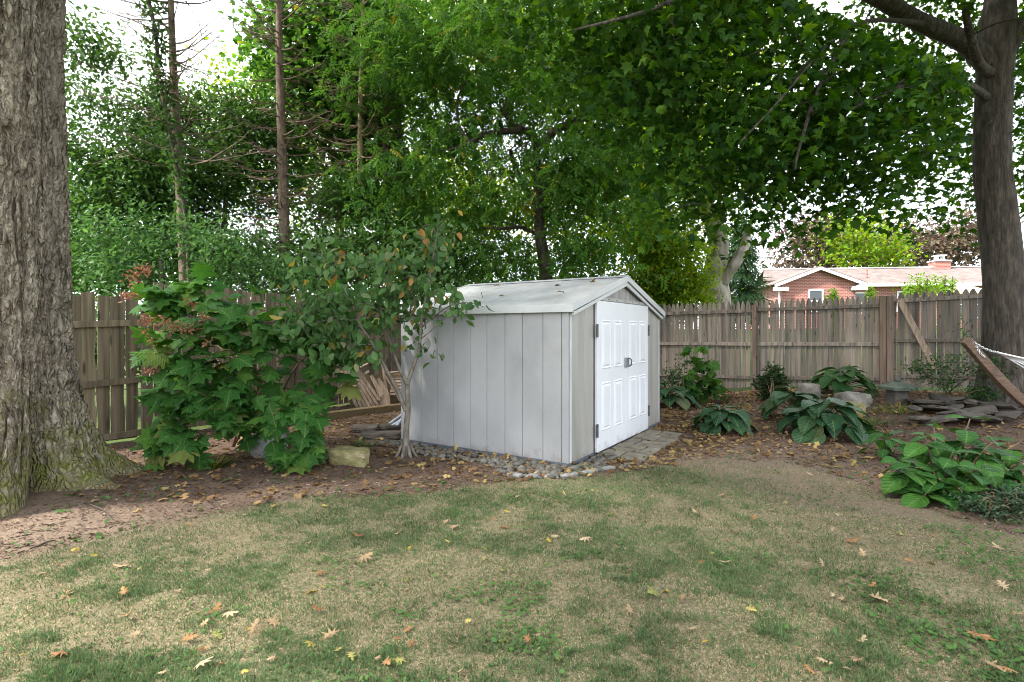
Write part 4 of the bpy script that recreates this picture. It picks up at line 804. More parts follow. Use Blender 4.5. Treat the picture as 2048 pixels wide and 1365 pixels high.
# ------------------------------------------------------------------ brick house beyond the fence
def build_house():
    d0 = 32; c = at(1637, 660, d0); z0 = 1.0; t = thing('brick_house', 'red brick single storey house with white trim beyond the fence', 'house', (c.x, d0, z0), None, R(-7))
    EZ, PZ, hw = 3.32, 4.12, 2.06
    obj('gable_wall', MB().prism([(-hw, 0), (hw, 0), (hw, EZ), (0, PZ), (-hw, EZ)], 0, .25).mesh('wall', 'house_brick'), t)
    obj('side_wall', MB().box(-hw, -hw + .25, .252, 7, 0, EZ).box(hw - .25, hw, .252, 1.6, 0, EZ).mesh('side_wall', 'house_brick'), t)
    obj('long_wall', MB().box(hw - .002, 15, 1.6, 1.85, 0, 3.22).mesh('long_wall', 'house_brick'), t)
    sl = (PZ - EZ) / hw; ov = .52
    for s in (-1, 1):
        rf = MB().prism([(0, PZ + .10), (s * (hw + ov), EZ - sl * ov + .10), (s * (hw + ov), EZ - sl * ov + .17), (0, PZ + .17)], -.30, 4.5); r_ = obj('roof', rf.mesh('roof', 'roof_shingle'), t)
        obj('rake_board', MB().prism([(0, PZ - .06), (s * (hw + ov), EZ - sl * ov - .08), (s * (hw + ov), EZ - sl * ov + .10), (0, PZ + .11)], -.34, -.29).mesh('rake_board', 'house_white'), r_)
        obj('eave_return', MB().box(min(s * (hw - .25), s * (hw + ov)), max(s * (hw - .25), s * (hw + ov)), -.33, .0, EZ - sl * ov - .28, EZ - sl * ov - .07).mesh('eave_return', 'house_white'), r_)
    # long wing roof: front slope, ridge, back slope
    rz, ry, ez, ey = 4.62, 4.6, 3.30, 1.15
    r2 = obj('roof', MB().add([(-1.6, ry, rz), (15.6, ry, rz), (15.6, ey, ez), (hw + .2, ey, ez), (-2.3, ey + 1.5, ez + .5), (-1.6, ry, rz - .12), (15.6, ry, rz - .12), (15.6, ey, ez - .1), (hw + .2, ey, ez - .1), (-2.3, ey + 1.5, ez + .38)], [(0, 4, 3, 2, 1), (5, 6, 7, 8, 9), (2, 3, 8, 7), (0, 1, 6, 5), (3, 4, 9, 8), (1, 2, 7, 6), (4, 0, 5, 9)]).mesh('roof', 'roof_shingle'), t)
    obj('roof', MB().add([(-1.6, ry + .01, rz), (15.6, ry + .01, rz), (15.6, 8.2, ez), (-1.6, 8.2, ez)], [(0, 1, 2, 3)]).mesh('roof', 'roof_shingle'), t)
    obj('ridge_cap', bevel(MB().bar((-1.6, ry, rz + .02), (15.6, ry, rz + .02), .25, .06).mesh('ridge_cap', 'house_white'), .01), r2)
    obj('gutter', bevel(MB().box(hw + .55, 15.6, ey - .12, ey - .005, ez - .17, ez + .0).mesh('gutter', 'house_white'), .02), r2)
    obj('soffit', MB().box(hw + .55, 15.5, ey, 1.6, ez - .16, ez - .12).mesh('soffit', 'house_white'), r2)
    obj('downspout', MB().tube([(hw + .62, ey - .06, ez - .15), (hw + .5, 1.0, ez - .35), (hw + .05, .35, ez - .5), (hw + .05, .2, 0)], .045, 8).mesh('downspout', 'house_white', True), r2)
    obj('downspout', MB().tube([(-hw - .2, -.06, EZ - .45), (-hw - .10, -.06, 0)], .045, 8).mesh('downspout', 'house_white', True), r2)
    obj('vent_pipe', MB().tube([(4.0, 2.6, 3.8), (4.0, 2.6, 4.35)], .05, 8).mesh('vent_pipe', 'house_brick'), r2)
    def win(x0, x1, z0_, z1, y, mull=True):
        fr = obj('window', MB().box(x0, x1, y - .05, y - .003, z1 - .07, z1).box(x0, x1, y - .05, y - .003, z0_, z0_ + .07).box(x0, x0 + .08, y - .05, y - .003, z0_ + .072, z1 - .072).box(x1 - .08, x1, y - .05, y - .003, z0_ + .072, z1 - .072).box(x0 + .082, x1 - .082, y - .04, y - .004, (z0_ + z1) / 2 - .03, (z0_ + z1) / 2 + .03).mesh('window', 'house_white'), t)
        for a, b in ((z0_ + .07, (z0_ + z1) / 2 - .03), ((z0_ + z1) / 2 + .03, z1 - .07)): obj('pane', MB().box(x0 + .08, x1 - .08, y - .02, y - .002, a, b).mesh('pane', 'window_glass'), fr)
    win(-.58, .26, 1.55, 2.90, 0); win(2.55, 3.55, 1.5, 2.82, 1.6); win(5.2, 5.9, 1.6, 2.86, 1.6); win(8.6, 10.2, 1.2, 2.86, 1.6)
    ch = obj('chimney', MB().box(9.0, 9.9, 4.2, 5.0, 4.0, 5.0).mesh('chimney', 'house_brick'), r2)
    obj('chimney_cap', MB().box(8.95, 9.95, 4.15, 5.05, 5.0, 5.06).box(9.2, 9.7, 4.35, 4.85, 5.06, 5.14).box(9.24, 9.28, 4.4, 4.8, 5.14, 5.36).box(9.62, 9.66, 4.4, 4.8, 5.14, 5.36).box(9.16, 9.74, 4.3, 4.9, 5.36, 5.42).mesh('chimney_cap', 'house_white'), ch)
build_house()

# patio umbrella, clipped arborvitae and a small tree in the neighbouring garden
def umbrella():
    d = 26; p = at(1925, 660, d); t = thing('patio_umbrella', 'peach patio umbrella beyond the fence beside the maple trunk', 'umbrella', (p.x, d, G(p.x, d)))
    z = at(0, 567, d).z - t.location.z; r = 1.0; n = 8
    V = [(0, 0, z)] + [(r * math.cos(6.283 * i / n), r * math.sin(6.283 * i / n), z - .42) for i in range(n)] + [(r * math.cos(6.283 * i / n), r * math.sin(6.283 * i / n), z - .55) for i in range(n)]
    obj('canopy', MB().add(V, [(0, 1 + i, 1 + (i + 1) % n) for i in range(n)] + [(1 + i, 9 + i, 9 + (i + 1) % n, 1 + (i + 1) % n) for i in range(n)]).mesh('canopy', 'umbrella_cloth'), t)
    obj('pole', MB().tube([(0, 0, 0), (0, 0, z + .06)], .03, 8).mesh('pole', 'post_wood'), t); obj('base', MB().tube([(0, 0, 0), (0, 0, .08)], .28, 12).mesh('base', 'rock_grey'), t)
umbrella()
for i, (px, yt, w, where) in enumerate(((1660, 588, 8, 'in front of the house gable, left of the pair'), (1668, 575, 7, 'in front of the house gable, right of the pair'), (1741, 571, 13, 'in front of the long house wall window'), (1818, 566, 12, 'left of the small leafy garden tree'), (1890, 553, 11, 'left of the patio umbrella, nearer the small tree'), (1905, 553, 10, 'touching the patio umbrella'))):
    conifer('arborvitae', 'clipped bright green arborvitae cone %s' % where, px, yt, 660, 20, w, 'thuja_leaf', 50 + i, 420, 'arborvitae beyond the fence', (.14, .24))
tree('garden_tree', 'small airy light green tree in the neighbour garden before the house wall', [gbase(1850, 22), at(1850, 620, 22), at(1855, 560, 22)], [.06, .05, .02], [ell(1852, 567, 22, 28, 18, .7), ell(1868, 585, 22, 22, 14, .5), ell(1835, 585, 22, 18, 14, .5)], 50, 12, .22, (.12, .18), 'thuja_leaf', 'dark_bark', SIMPLE, seed=61, th=.2, from_frac=.2)

# ------------------------------------------------------------------ stones, path, rocks
def rock_mesh(seed, sx, sy, sz, mat, sub=3, blocky=.5, rough=.16):
    bm = bmesh.new(); bmesh.ops.create_icosphere(bm, subdivisions=sub, radius=1); r = np.random.default_rng(seed); ph = r.random(6) * 9
    for v in bm.verts:
        c = v.co.normalized(); k = max(abs(c.x), abs(c.y), abs(c.z)); cube = c / k; p = c.lerp(cube, blocky)
        n = fbm(np.array(c.x * 1.7 + ph[0] + c.z), np.array(c.y * 1.7 + ph[1] - c.z * .7), 3) - .5; n2 = fbm(np.array(c.x * 5 + ph[2]), np.array(c.y * 5 + c.z * 5 + ph[3]), 2) - .5
        p = p * (1 + rough * 2.4 * float(n) + rough * .7 * float(n2)); v.co = Vector((p.x * sx, p.y * sy, p.z * sz))
    me = bpy.data.meshes.new('rock'); bm.to_mesh(me); bm.free(); me.materials.append(MATS[mat])
    if sub < 2: me.shade_smooth()
    elif blocky > .72: me.shade_flat()
    else: me.shade_smooth()
    return me
def stones():
    bed = tag(obj('stone_bed', None), kind='structure')
    cols = [rock_mesh(100 + i, 1, .78, .55, 'river_stone', 1, .15, .10) for i in range(6)]
    r = random.Random(5); placed = []
    def put(u, v, s, lift=0):
        x, y = S2W(u, v)
        for (a, b_, q) in placed:
            if (x - a) ** 2 + (y - b_) ** 2 < (.62 * (s + q)) ** 2: return
        placed.append((x, y, s)); o = obj('river_stone', r.choice(cols), bed, (x, y, G(x, y) + s * .25 + lift), (r.uniform(-.3, .3), r.uniform(-.3, .3), r.uniform(0, 6.28))); o.scale = (s * r.uniform(.9, 1.25), s, s * r.uniform(.8, 1.1))
    for i in range(2600):
        if len(placed) > 285: break
        v = r.uniform(-.2, 2.7); wd = .52 * (1 - .5 * max(v - .6, 0) / 2.1) + (.1 * math.sin(v * 5)); u = -r.uniform(.05, max(wd, .12)); put(u, v, r.choice((.03, .038, .045, .055, .065)) * r.uniform(.85, 1.15))
    for i in range(400):
        u = r.uniform(.0, .75); v = -r.uniform(.06, .34 - .1 * u); put(u, v, r.choice((.028, .035, .045, .055)))
    # flat grey edging stones curving round the shed corner
    pts = [(1010, 952), (1048, 955), (1085, 955), (1120, 957), (1160, 950), (1200, 943), (1232, 938), (1262, 930)]
    for i in range(len(pts) - 1):
        a, b_ = gpt(*pts[i]), gpt(*pts[i + 1]); m = (a + b_) / 2; L = (b_ - a).length; me = rock_mesh(200 + i, L * .45, .035, .03, 'edging', 2, .7, .16)
        obj('edging_stone', me, bed, (m.x, m.y, G(m.x, m.y) + .004), (0, 0, math.atan2(b_.y - a.y, b_.x - a.x)))
    return placed
STN = stones()
def path():
    bed = tag(obj('paver_path', None), kind='structure'); r = random.Random(8)
    rows = [(.62, .98), (.98, 1.36), (1.36, 1.78), (1.78, 2.12), (2.12, 2.5)]; k = 0
    for i, (a, b_) in enumerate(rows):
        cuts = [[-.05, -.30, -.60], [-.05, -.42, -.61], [-.05, -.22, -.60], [-.05, -.38, -.62], [-.05, -.28, -.56]][i]
        for v0, v1 in zip(cuts[:-1], cuts[1:]):
            sub = [(a, (a + b_) / 2), ((a + b_) / 2, b_)] if (k % 3 == 2) else [(a, b_)]; k += 1
            for a0, b0 in sub:
                j = lambda: r.uniform(-.008, .008); g = .011
                P = [S2W(a0 + g + j(), v0 - g + j()), S2W(b0 - g + j(), v0 - g + j()), S2W(b0 - g + j(), v1 + g + j()), S2W(a0 + g + j(), v1 + g + j())]
                zc = G(*S2W((a0 + b0) / 2, (v0 + v1) / 2)); z = max(.012, zc) + r.uniform(.01, .022)
                m = MB().add([(x, y, z - .09) for x, y in P] + [(x, y, z + r.uniform(-.004, .004)) for x, y in P], [(0, 1, 2, 3), (4, 7, 6, 5), (0, 4, 5, 1), (1, 5, 6, 2), (2, 6, 7, 3), (3, 7, 4, 0)])
                obj('paver', bevel(m.mesh('paver', 'paver'), .008), bed)
path()
def rock(label, px, py, w, dp, h, mat, seed, blocky=.6, rz=0., name='boulder', lift=.35, rough=.14, tilt=(0, 0)):
    p = gpt(px, py); me = rock_mesh(seed, w / 2, dp / 2, h / 2, mat, 4, blocky, rough)
    return tag(obj(name, me, None, (p.x, p.y + dp * .3, p.z + h * lift), (tilt[0], tilt[1], rz)), label, 'rock')
rock('pale grey boulder half hidden under the big oakleaf hydrangea', 530, 916, .42, .34, .34, 'rock_pale', 301, .4, .3)
rock('flat mossy yellow-green rock in the mulch left of the sapling', 695, 930, .44, .24, .20, 'rock_moss', 302, .75, -.05)
rock('square grey boulder under the leafy clump by the fence', 1622, 800, .34, .3, .36, 'rock_grey', 303, .7, .2)
rock('wide low brown boulder between the hostas and the stone lantern', 1712, 815, .58, .45, .30, 'rock_grey', 304, .35, -.1)
rock('small flat-topped block stone in front of the wide low boulder', 1712, 836, .30, .26, .28, 'rock_moss', 305, .75, .3)
rock('rounded stone at the foot of the maple trunk', 1982, 812, .34, .3, .28, 'flagstone', 306, .2)
rock('tilted stone slab on top of the flagstone pile', 1905, 812, .50, .4, .16, 'flagstone', 307, .5, .3, tilt=(.25, .2))
for i, (px, py, w, h) in enumerate(((728, 866, .36, .10), (760, 878, .56, .09), (775, 862, .30, .08))):
    rock(('brown stone slab behind the sapling, farthest left of three', 'long flat slate slab behind the sapling, lowest of three', 'dark slate slab behind the sapling, under the grey pipes')[i], px, py, w, .3, h, 'flagstone', 320 + i, .8, .1, 'stone_slab', .4)
_r = random.Random(77)
for i in range(26):
    px = 1822 + (i % 9) * 27 + _r.uniform(-14, 14); py = 812 + (i // 9) * 17 + _r.uniform(-6, 6)
    p = gpt(px, py); w = _r.uniform(.22, .5); me = rock_mesh(400 + i, w / 2, w * _r.uniform(.3, .45), _r.uniform(.02, .045), 'flagstone', 2, .8, .16)
    tag(obj('flagstone', me, None, (p.x, p.y, p.z + .05 + _r.uniform(0, .06)), (_r.uniform(-.28, .28), _r.uniform(-.28, .28), _r.uniform(0, 3.1))), 'flat flagstone, %s from left, %s row of the loose pile below the maple' % (('first', 'second', 'third', 'fourth', 'fifth', 'sixth', 'seventh', 'eighth', 'ninth')[i % 9], ('back', 'middle', 'front')[i // 9]), 'stone', 'flagstones piled below the maple')
# stone lantern top
def lantern():
    p = gpt(1795, 806); t = thing('stone_lantern', 'low mossy green stone lantern in front of the double fence post', 'lantern', p)
    obj('roof', MB().tube([(0, 0, .24), (0, 0, .285), (0, 0, .36), (0, 0, .38)], [.30, .31, .13, .05], 6).mesh('roof', 'lantern_stone'), t)
    obj('finial', MB().tube([(0, 0, .375), (0, 0, .40), (0, 0, .43), (0, 0, .45)], [.05, .06, .045, .01], 8).mesh('finial', 'lantern_stone', True), t)
    obj('body', MB().tube([(0, 0, -.05), (0, 0, .1), (0, 0, .245)], [.21, .19, .17], 6).mesh('body', 'flagstone'), t)
lantern()

# ------------------------------------------------------------------ timber, chairs, pipes behind the sapling
def clutter():
    a, b_ = gpt(560, 852), gpt(806, 820); m = MB().bar(Vector((a.x, a.y, .05)), Vector((b_.x, b_.y, .06)), .14, .15); tag(obj('landscape_timber', bevel(m.mesh('landscape_timber', 'beam_wood'), .012)), 'mossy landscape timber edging the bed below the stacked chairs', 'timber')
    # first chair: slatted back with rounded foot, leaning in front
    d = 9.75; t = thing('adirondack_chair', 'weathered slatted adirondack chair lying on its back, left of two', 'chair', (at(722, 800, d).x, d, 0)); L = t.location
    ax = Vector((.47, .06, -.86)).normalized(); sd = Vector((.86, .1, .47)).normalized(); c = at(722, 783, d); fr = ax.cross(sd).normalized()
    n = 7; Ls = [.36, .43, .47, .49, .47, .43, .37]
    for i in range(n):
        o = (i - 3) * .062; k = sd * o; a = c + k - ax * .50 + sd * (-.3 * o); e = c + k * 1.12 + ax * (Ls[i] - .06); m = MB().bar(a, e, .054, .018, fr)
        wpart('slat', bevel(m.mesh('slat', 'chair_wood'), .005), t)
    for s in (-.25, .26): wpart('batten', bevel(MB().bar(c + ax * s - sd * .30 - fr * .02, c + ax * s + sd * .30 - fr * .02, .045, .03, fr).mesh('batten', 'chair_wood'), .004), t)
    for q in ((756, 757, 776, 826), (742, 752, 768, 829)):
        a, e = at(q[0], q[1], d + .05), at(q[2], q[3], d + .1); w = Vector((.05, 0, 0)); m_ = a.lerp(e, .5) + Vector((.05, 0, .05))
        p, rr = smooth_path([a, m_, e], [.025, .06, .05], 5); mb = MB()
        for i in range(len(p) - 1): mb.bar(p[i], p[i + 1], .03, rr[i] * 2.0, (0, 1, .01)) if False else mb.bar(p[i], p[i + 1] + (p[i + 1] - p[i]) * .15, rr[i] * 1.9, .035, (0, 1, 0))
        wpart('rear_leg', mb.mesh('rear_leg', 'chair_wood'), t)
    wpart('seat_board', bevel(MB().bar(at(690, 770, d + .3), at(770, 805, d + .3), .3, .02, (0, 1, .2)).mesh('seat_board', 'beam_wood'), .005), t)
    wpart('arm', bevel(MB().bar(at(706, 742, d - .05), at(735, 728, d + .1), .10, .022).mesh('arm', 'chair_wood'), .004), t)
    wpart('arm', bevel(MB().bar(at(697, 780, d - .1), at(733, 762, d + .1), .06, .03).mesh('arm', 'chair_wood'), .004), t)
    # second chair behind, partly hidden by the shed
    d = 10.3; t = thing('adirondack_chair', 'weathered slatted adirondack chair upside down beside the shed corner, right of two', 'chair', (at(800, 800, d).x, d, 0))
    for i in range(6):
        y = 757 + i * 6.3; wpart('slat', bevel(MB().bar(at(783 - i * .5, y, d), at(850, y - 2, d), .022, .052, (0, .25, 1)).mesh('slat', 'chair_wood'), .004), t)
    wpart('rear_leg', bevel(MB().bar(at(772, 752, d - .1), at(803, 806, d - .3), .03, .085, (0, 1, 0)).mesh('rear_leg', 'post_wood'), .005), t)
    wpart('front_leg', bevel(MB().bar(at(765, 728, d), at(774, 786, d), .05, .025, (0, 1, 0)).mesh('front_leg', 'chair_wood'), .004), t)
    wpart('arm', bevel(MB().bar(at(772, 746, d), at(860, 738, d), .10, .022).mesh('arm', 'chair_wood'), .004), t)
    tag(obj('plywood_sheet', bevel(MB().bar(at(700, 783, 10.75), at(850, 775, 10.75), .62, .015, (0, 1, -.15)).mesh('plywood_sheet', 'beam_wood'), .003)), 'brown weathered plywood sheet leaning behind the two chairs', 'board')
    for i, (x0, y0, x1, y1, w) in enumerate(((775, 858, 815, 822, 'highest of three'), (785, 861, 816, 832, 'between the other two'), (792, 862, 812, 828, 'lowest of three'))):
        a = gpt(x0, y0); a = Vector((a.x, a.y, a.z + .05)); e = at(x1, y1, a.y + .35); m = MB().tube([a, e + (e - a) * .6], .027, 12); tag(obj('grey_pipe', m.mesh('grey_pipe', 'pipe_grey', True)), 'grey plastic pipe leaning behind the shed corner, %s' % w, 'pipe')
clutter()

# ------------------------------------------------------------------ hammock on an arched wooden stand
def hammock():
    d = 6.0; E = at(1930, 680, d); x0 = E.x; t = thing('hammock_stand', 'brown arched wooden hammock stand entering from the right edge', 'stand', (x0 + 2.1, d, G(x0 + 2.1, d)))
    pts = [E, at(1968, 724, d), at(2008, 768, d), at(2050, 806, d), Vector((x0 + 1.05, d, .42)), Vector((x0 + 1.6, d, .24)), Vector((x0 + 2.1, d, .19)), Vector((x0 + 2.6, d, .24)), Vector((x0 + 3.3, d, .55)), Vector((x0 + 4.1, d, 1.35))]
    p, _ = smooth_path(pts, [1] * len(pts), 5); V = []; Fc = []; h, w = .048, .034
    for i, q in enumerate(p):
        dr = (p[min(i + 1, len(p) - 1)] - p[max(i - 1, 0)]).normalized(); nn = Vector((-dr.z, 0, dr.x))
        V += [q + nn * h + Vector((0, -w, 0)), q + nn * h + Vector((0, w, 0)), q - nn * h + Vector((0, w, 0)), q - nn * h + Vector((0, -w, 0))]
    for i in range(len(p) - 1):
        for j in range(4): Fc.append((4 * i + j, 4 * i + (j + 1) % 4, 4 * i + 4 + (j + 1) % 4, 4 * i + 4 + j))
    Fc += [(0, 1, 2, 3), tuple(4 * (len(p) - 1) + j for j in (3, 2, 1, 0))]
    wpart('arch_beam', bevel(MB().add(V, Fc).mesh('arch_beam', 'hammock_wood'), .005), t)
    for q in (x0 + 1.5, x0 + 2.7): wpart('foot', bevel(MB().box(q - .05, q + .05, d - .6, d + .6, .02, .17).mesh('foot', 'hammock_wood'), .008), t)
    c = thing('hammock', 'white rope hammock hung by a steel chain from the arched stand', 'hammock', (x0 + 2.1, d, .7))
    a = E + Vector((.07, -.03, -.03)); e = at(1998, 706, d)
    def chain(a, e, n, nm):
        for i in range(n):
            q = a.lerp(e, (i + .5) / n) - Vector((0, 0, .02 * math.sin(math.pi * i / n))); dr = (e - a).normalized(); sdv = Vector((0, 1, 0)) if i % 2 else Vector((-dr.z, 0, dr.x)); L = (e - a).length / n * .72; ring = []
            for k in range(9): th = 6.283 * k / 8; ring.append(q + dr * math.cos(th) * L + sdv * math.sin(th) * .011)
            wpart(nm, MB().tube(ring, .0045, 5, False).mesh(nm, 'chain_steel', True), c)
    chain(a, e, 13, 'chain_link'); chain(a + Vector((.02, 0, -.03)), at(1963, 714, d) + Vector((0, -.04, 0)), 8, 'chain_link')
    bx = x0 + 1.15; bz = 1.0
    for k in range(9):
        y = d + (k - 4) * .11; wpart('rope', MB().tube([e, e.lerp(Vector((bx, y, bz)), .5), Vector((bx, y, bz))], .008, 6).mesh('rope', 'hammock_rope', True), c)
    wpart('spreader_bar', MB().tube([(bx, d - .5, bz), (bx, d + .5, bz)], .02, 10).mesh('spreader_bar', 'hammock_wood', True), c)
    for k in range(15):
        y = d + (k - 7) * .066; wpart('rope', MB().tube([(bx, y, bz), (x0 + 1.7, y, .78), (x0 + 2.3, y, .72), (x0 + 3.0, y, 1.0)], .008, 5).mesh('rope', 'hammock_rope', True), c)
hammock()

# ------------------------------------------------------------------ shrubs and plants
def arr(vs): return np.array([tuple(v) for v in vs])
def oakleaf_hydrangea():
    base = gpt(500, 895); t = thing('oakleaf_hydrangea', 'large oakleaf hydrangea with big lobed leaves and dried flower heads', 'shrub', base); r = np.random.default_rng(71)
    # mounded volume: outer surface points facing the light and the viewer
    E = [(445, 720, 6.3, 140, 120, .55), (560, 710, 6.5, 140, 100, .55), (410, 830, 5.95, 100, 70, .35), (590, 850, 5.9, 78, 68, .3), (345, 605, 6.5, 50, 45, .3), (450, 620, 6.6, 130, 50, .4), (640, 690, 6.6, 80, 70, .4), (390, 760, 6.1, 82, 90, .4), (360, 885, 5.85, 70, 42, .22), (600, 905, 5.75, 45, 30, .2), (480, 790, 6.2, 110, 60, .4), (690, 620, 6.8, 60, 60, .3), (430, 570, 6.6, 30, 22, .2), (670, 730, 6.5, 60, 60, .35), (490, 840, 6.35, 60, 50, .25)]
    P = []
    for (px, py, d, rx, ry, rd), k in zip(E, (74, 64, 48, 40, 26, 46, 34, 46, 30, 18, 34, 20, 6, 26, 26)):
        c, s = ell(px, py, d, rx, ry, rd); n = norm(r.normal(size=(k * 3, 3)) + np.array([0, -.8, .5])); n = n[:k]; P.append(np.array(c) + n * np.array(s) * (.55 + .45 * r.random((k, 1))))
    P = np.concatenate(P); P = P[P[:, 2] > .06]; P = P[r.permutation(len(P))]; n = len(P)
    cen = np.array([base.x, base.y + .3, 0]); out = norm((P - cen) * np.array([1, 1, .25])); D = out + r.normal(size=(n, 3)) * .60; D[:, 2] -= .55
    D[:, 1] -= .25
    U = out * .5 + r.normal(size=(n, 3)) * .45; U[:, 2] += .80; U[:, 1] -= .45; S = .15 + .15 * r.random(n)
    o_ = np.argsort(P[:, 1]); a_, b_ = o_[:300], o_[300:]
    leaf_objs('leaf', [tmesh('leaf', q, 'oakleaf_leaf') for q in OAKH], P[a_], D[a_], U[a_], S[a_], t)
    wpart('foliage', leaf_mesh('foliage', OAKH[1], P[b_], D[b_], U[b_], S[b_], 'oakleaf_inner', True), t, 'stuff')
    mb = MB(); rr = random.Random(3)
    nodes = []
    for k in range(13):
        a = Vector((base.x + rr.uniform(-.5, .5), base.y + rr.uniform(-.05, .5), 0)); az = rr.uniform(0, 6.28); e = a + Vector((math.cos(az) * .8, math.sin(az) * .4 + .05, rr.uniform(.7, 1.5))); p, q = smooth_path([a, a.lerp(e, .5) + Vector((0, 0, .25)), e], [.018, .014, .008]); mb.tube(p, q, 6); nodes += p
    grow(mb, nodes, [.012] * len(nodes), P[::2], .004, .1, 4, 5); wpart('stems', mb.mesh('stems', 'stem_bark', True), t)
    # dried flower panicles
    for i, (a, e, k, w) in enumerate((((258, 560), (302, 530), 110, .085), ((240, 592), (275, 592), 60, .055), ((285, 640), (390, 662), 200, .085), ((285, 655), (310, 690), 30, .03), ((285, 748), (320, 735), 45, .045), ((375, 600), (388, 618), 34, .05), ((402, 632), (412, 640), 24, .04), ((408, 690), (425, 680), 24, .04))):
        A, B_ = np.array(at(*a, 5.72)), np.array(at(*e, 5.82)); tt = r.random((k, 1)); Q = A + (B_ - A) * tt + r.normal(size=(k, 3)) * w * .45 * (1.1 - .6 * tt if i < 2 else 1); Dn = r.normal(size=(k, 3)); Un = r.normal(size=(k, 3))
        pn = wpart('flower_head', leaf_mesh('flower_head', SIMPLE, Q, Dn, Un, .028 + .026 * r.random(k), 'dry_flower'), t, 'stuff'); wq = MB().tube([Vector(A), Vector((A + B_) / 2), Vector(B_)], .005, 5); s_ = obj('flower_stalk', wq.mesh('flower_stalk', 'stem_bark'), pn)
oakleaf_hydrangea()

def dogwood():
    d = 6.3; base = gpt(812, 915); t = thing('dogwood_sapling', 'slender forked dogwood sapling with drooping yellow-flecked leaves beside the shed', 'tree', base); T = lambda px, py, q=0: at(px, py, base.y + q)
    mb = MB(); paths = [([base + Vector((0, 0, -.05)), T(812, 890), T(813, 850), T(816, 815), T(815, 770), T(828, 730), T(838, 700), T(842, 650), T(850, 600), T(862, 540), T(872, 480), T(880, 430)], [.065, .040, .034, .032, .028, .022, .020, .017, .015, .011, .008, .004]),
        ([T(815, 770), T(806, 752), T(798, 735, .05), T(785, 700, .1), T(770, 640, .15), T(775, 560, .2)], [.03, .024, .02, .016, .012, .006]),
        ([T(812, 822), T(803, 800), T(792, 775, -.02), T(770, 735, -.05), T(745, 690, -.1), T(715, 640, -.1), T(690, 580, -.1), T(660, 520, -.1)], [.03, .024, .022, .02, .018, .014, .01, .005]),
        ([T(843, 655), T(870, 632, -.1), T(900, 612, -.2), T(935, 606, -.3), T(970, 615, -.35)], [.012, .009, .007, .005, .003]),
        ([T(845, 660), T(830, 640, -.05), T(815, 625, -.1)], [.009, .007, .003]), ([T(840, 680), T(870, 655, -.1), T(898, 630, -.15)], [.007, .005, .002]),
        ([T(715, 640, -.1), T(660, 640, -.2), T(610, 650, -.25)], [.012, .008, .004]), ([T(745, 690, -.1), T(700, 690, -.25), T(650, 700, -.3)], [.009, .006, .003])]
    nodes = []; nr = []
    for p, q in paths:
        a, b_ = smooth_path(p, q, 4); mb.tube(a, b_, 9); nodes += a[8:] if len(nodes) == 0 else a; nr += b_[8:] if len(nr) == 0 else b_
    for k in range(7):
        az = k * .9; mb.tube([base + Vector((math.cos(az) * .05, math.sin(az) * .05, .14)), base + Vector((math.cos(az) * .10, math.sin(az) * .10, .03)), base + Vector((math.cos(az) * .16, math.sin(az) * .16, -.03))], [.02, .022, .012], 6)
    wpart('trunk', mb.mesh('trunk', 'dogwood_bark', True), t)
    E = [ell(700, 560, 6.2, 120, 70, .5), ell(640, 640, 6.1, 80, 70, .4), ell(820, 530, 6.4, 75, 70, .45), ell(850, 590, 6.3, 70, 45, .4), ell(760, 620, 6.3, 70, 60, .4), ell(720, 680, 6.2, 50, 50, .3), ell(880, 460, 6.4, 45, 45, .35), ell(930, 612, 6.0, 45, 12, .15), ell(830, 690, 6.2, 40, 18, .15), ell(650, 500, 6.3, 50, 30, .3), ell(610, 600, 6.1, 65, 50, .3), ell(640, 690, 6.0, 50, 30, .25), ell(585, 660, 6.0, 35, 30, .25)]
    A = sample(E, 250, seed=4); bb = MB(); grow(bb, nodes, nr, A, .006, .1, 4, 2); wpart('branches', bb.mesh('branches', 'dogwood_bark', True), t, 'stuff')
    P, D, U, S = crown_leaves(A, 6, .12, (.08, .135), 1.1, 6, .3); P2, D2, U2, S2 = crown_leaves(np.array([tuple(T(870, 704, -.05))]), 2, .03, (.12, .15), 1.2, 7); P = np.vstack([P, P2]); D = np.vstack([D, D2]); U = np.vstack([U, U2]); S = np.concatenate([S, S2])
    o = np.argsort(P[:, 1]); sel = o[:300]; rest = o[300:]
    leaf_objs('leaf', [tmesh('leaf', q, 'dogwood_leaf') for q in OVATE], P[sel], D[sel], U[sel], S[sel], t)
    wpart('foliage', leaf_mesh('foliage', OVATE, P[rest], D[rest], U[rest], S[rest], 'dogwood_leaf', True), t, 'stuff')
dogwood()

def hosta(label, px, py, rad, h, n, size, seed, mat='hosta_leaf', tms=HOSTA, name='hosta'):
    p = gpt(px, py); t = thing(name, label, 'plant', p, None); r = np.random.default_rng(seed); P = []; D = []; U = []; S = []; st = MB()
    for i in range(n):
        az = i * 2.399 + r.normal() * .25; q = ((i + .5) / n) ** .6; rr = rad * q * .62; z = h * (1 - .72 * q * q) + r.normal() * .02
        c = np.array([p.x + math.cos(az) * rr, p.y + math.sin(az) * rr, p.z + max(z, .06)]); o = np.array([math.cos(az), math.sin(az), .35 - 1.0 * q + r.normal() * .15])
        P.append(c); D.append(o); U.append(np.array([.25 * math.cos(az), .25 * math.sin(az), 1]) + r.normal(size=3) * .12); S.append(size * r.uniform(.75, 1.15))
        st.tube([p + Vector((math.cos(az) * .03, math.sin(az) * .03, 0)), Vector((p.x + math.cos(az) * rr * .4, p.y + math.sin(az) * rr * .4, c[2] * .75 + p.z * .25)), Vector(c)], [.006, .005, .004], 4, False)
    wpart('stalks', st.mesh('stalks', 'rose_leaf', True), t); leaf_objs('leaf', [tmesh('leaf', q, mat) for q in tms], np.array(P), np.array(D), np.array(U), np.array(S), t)
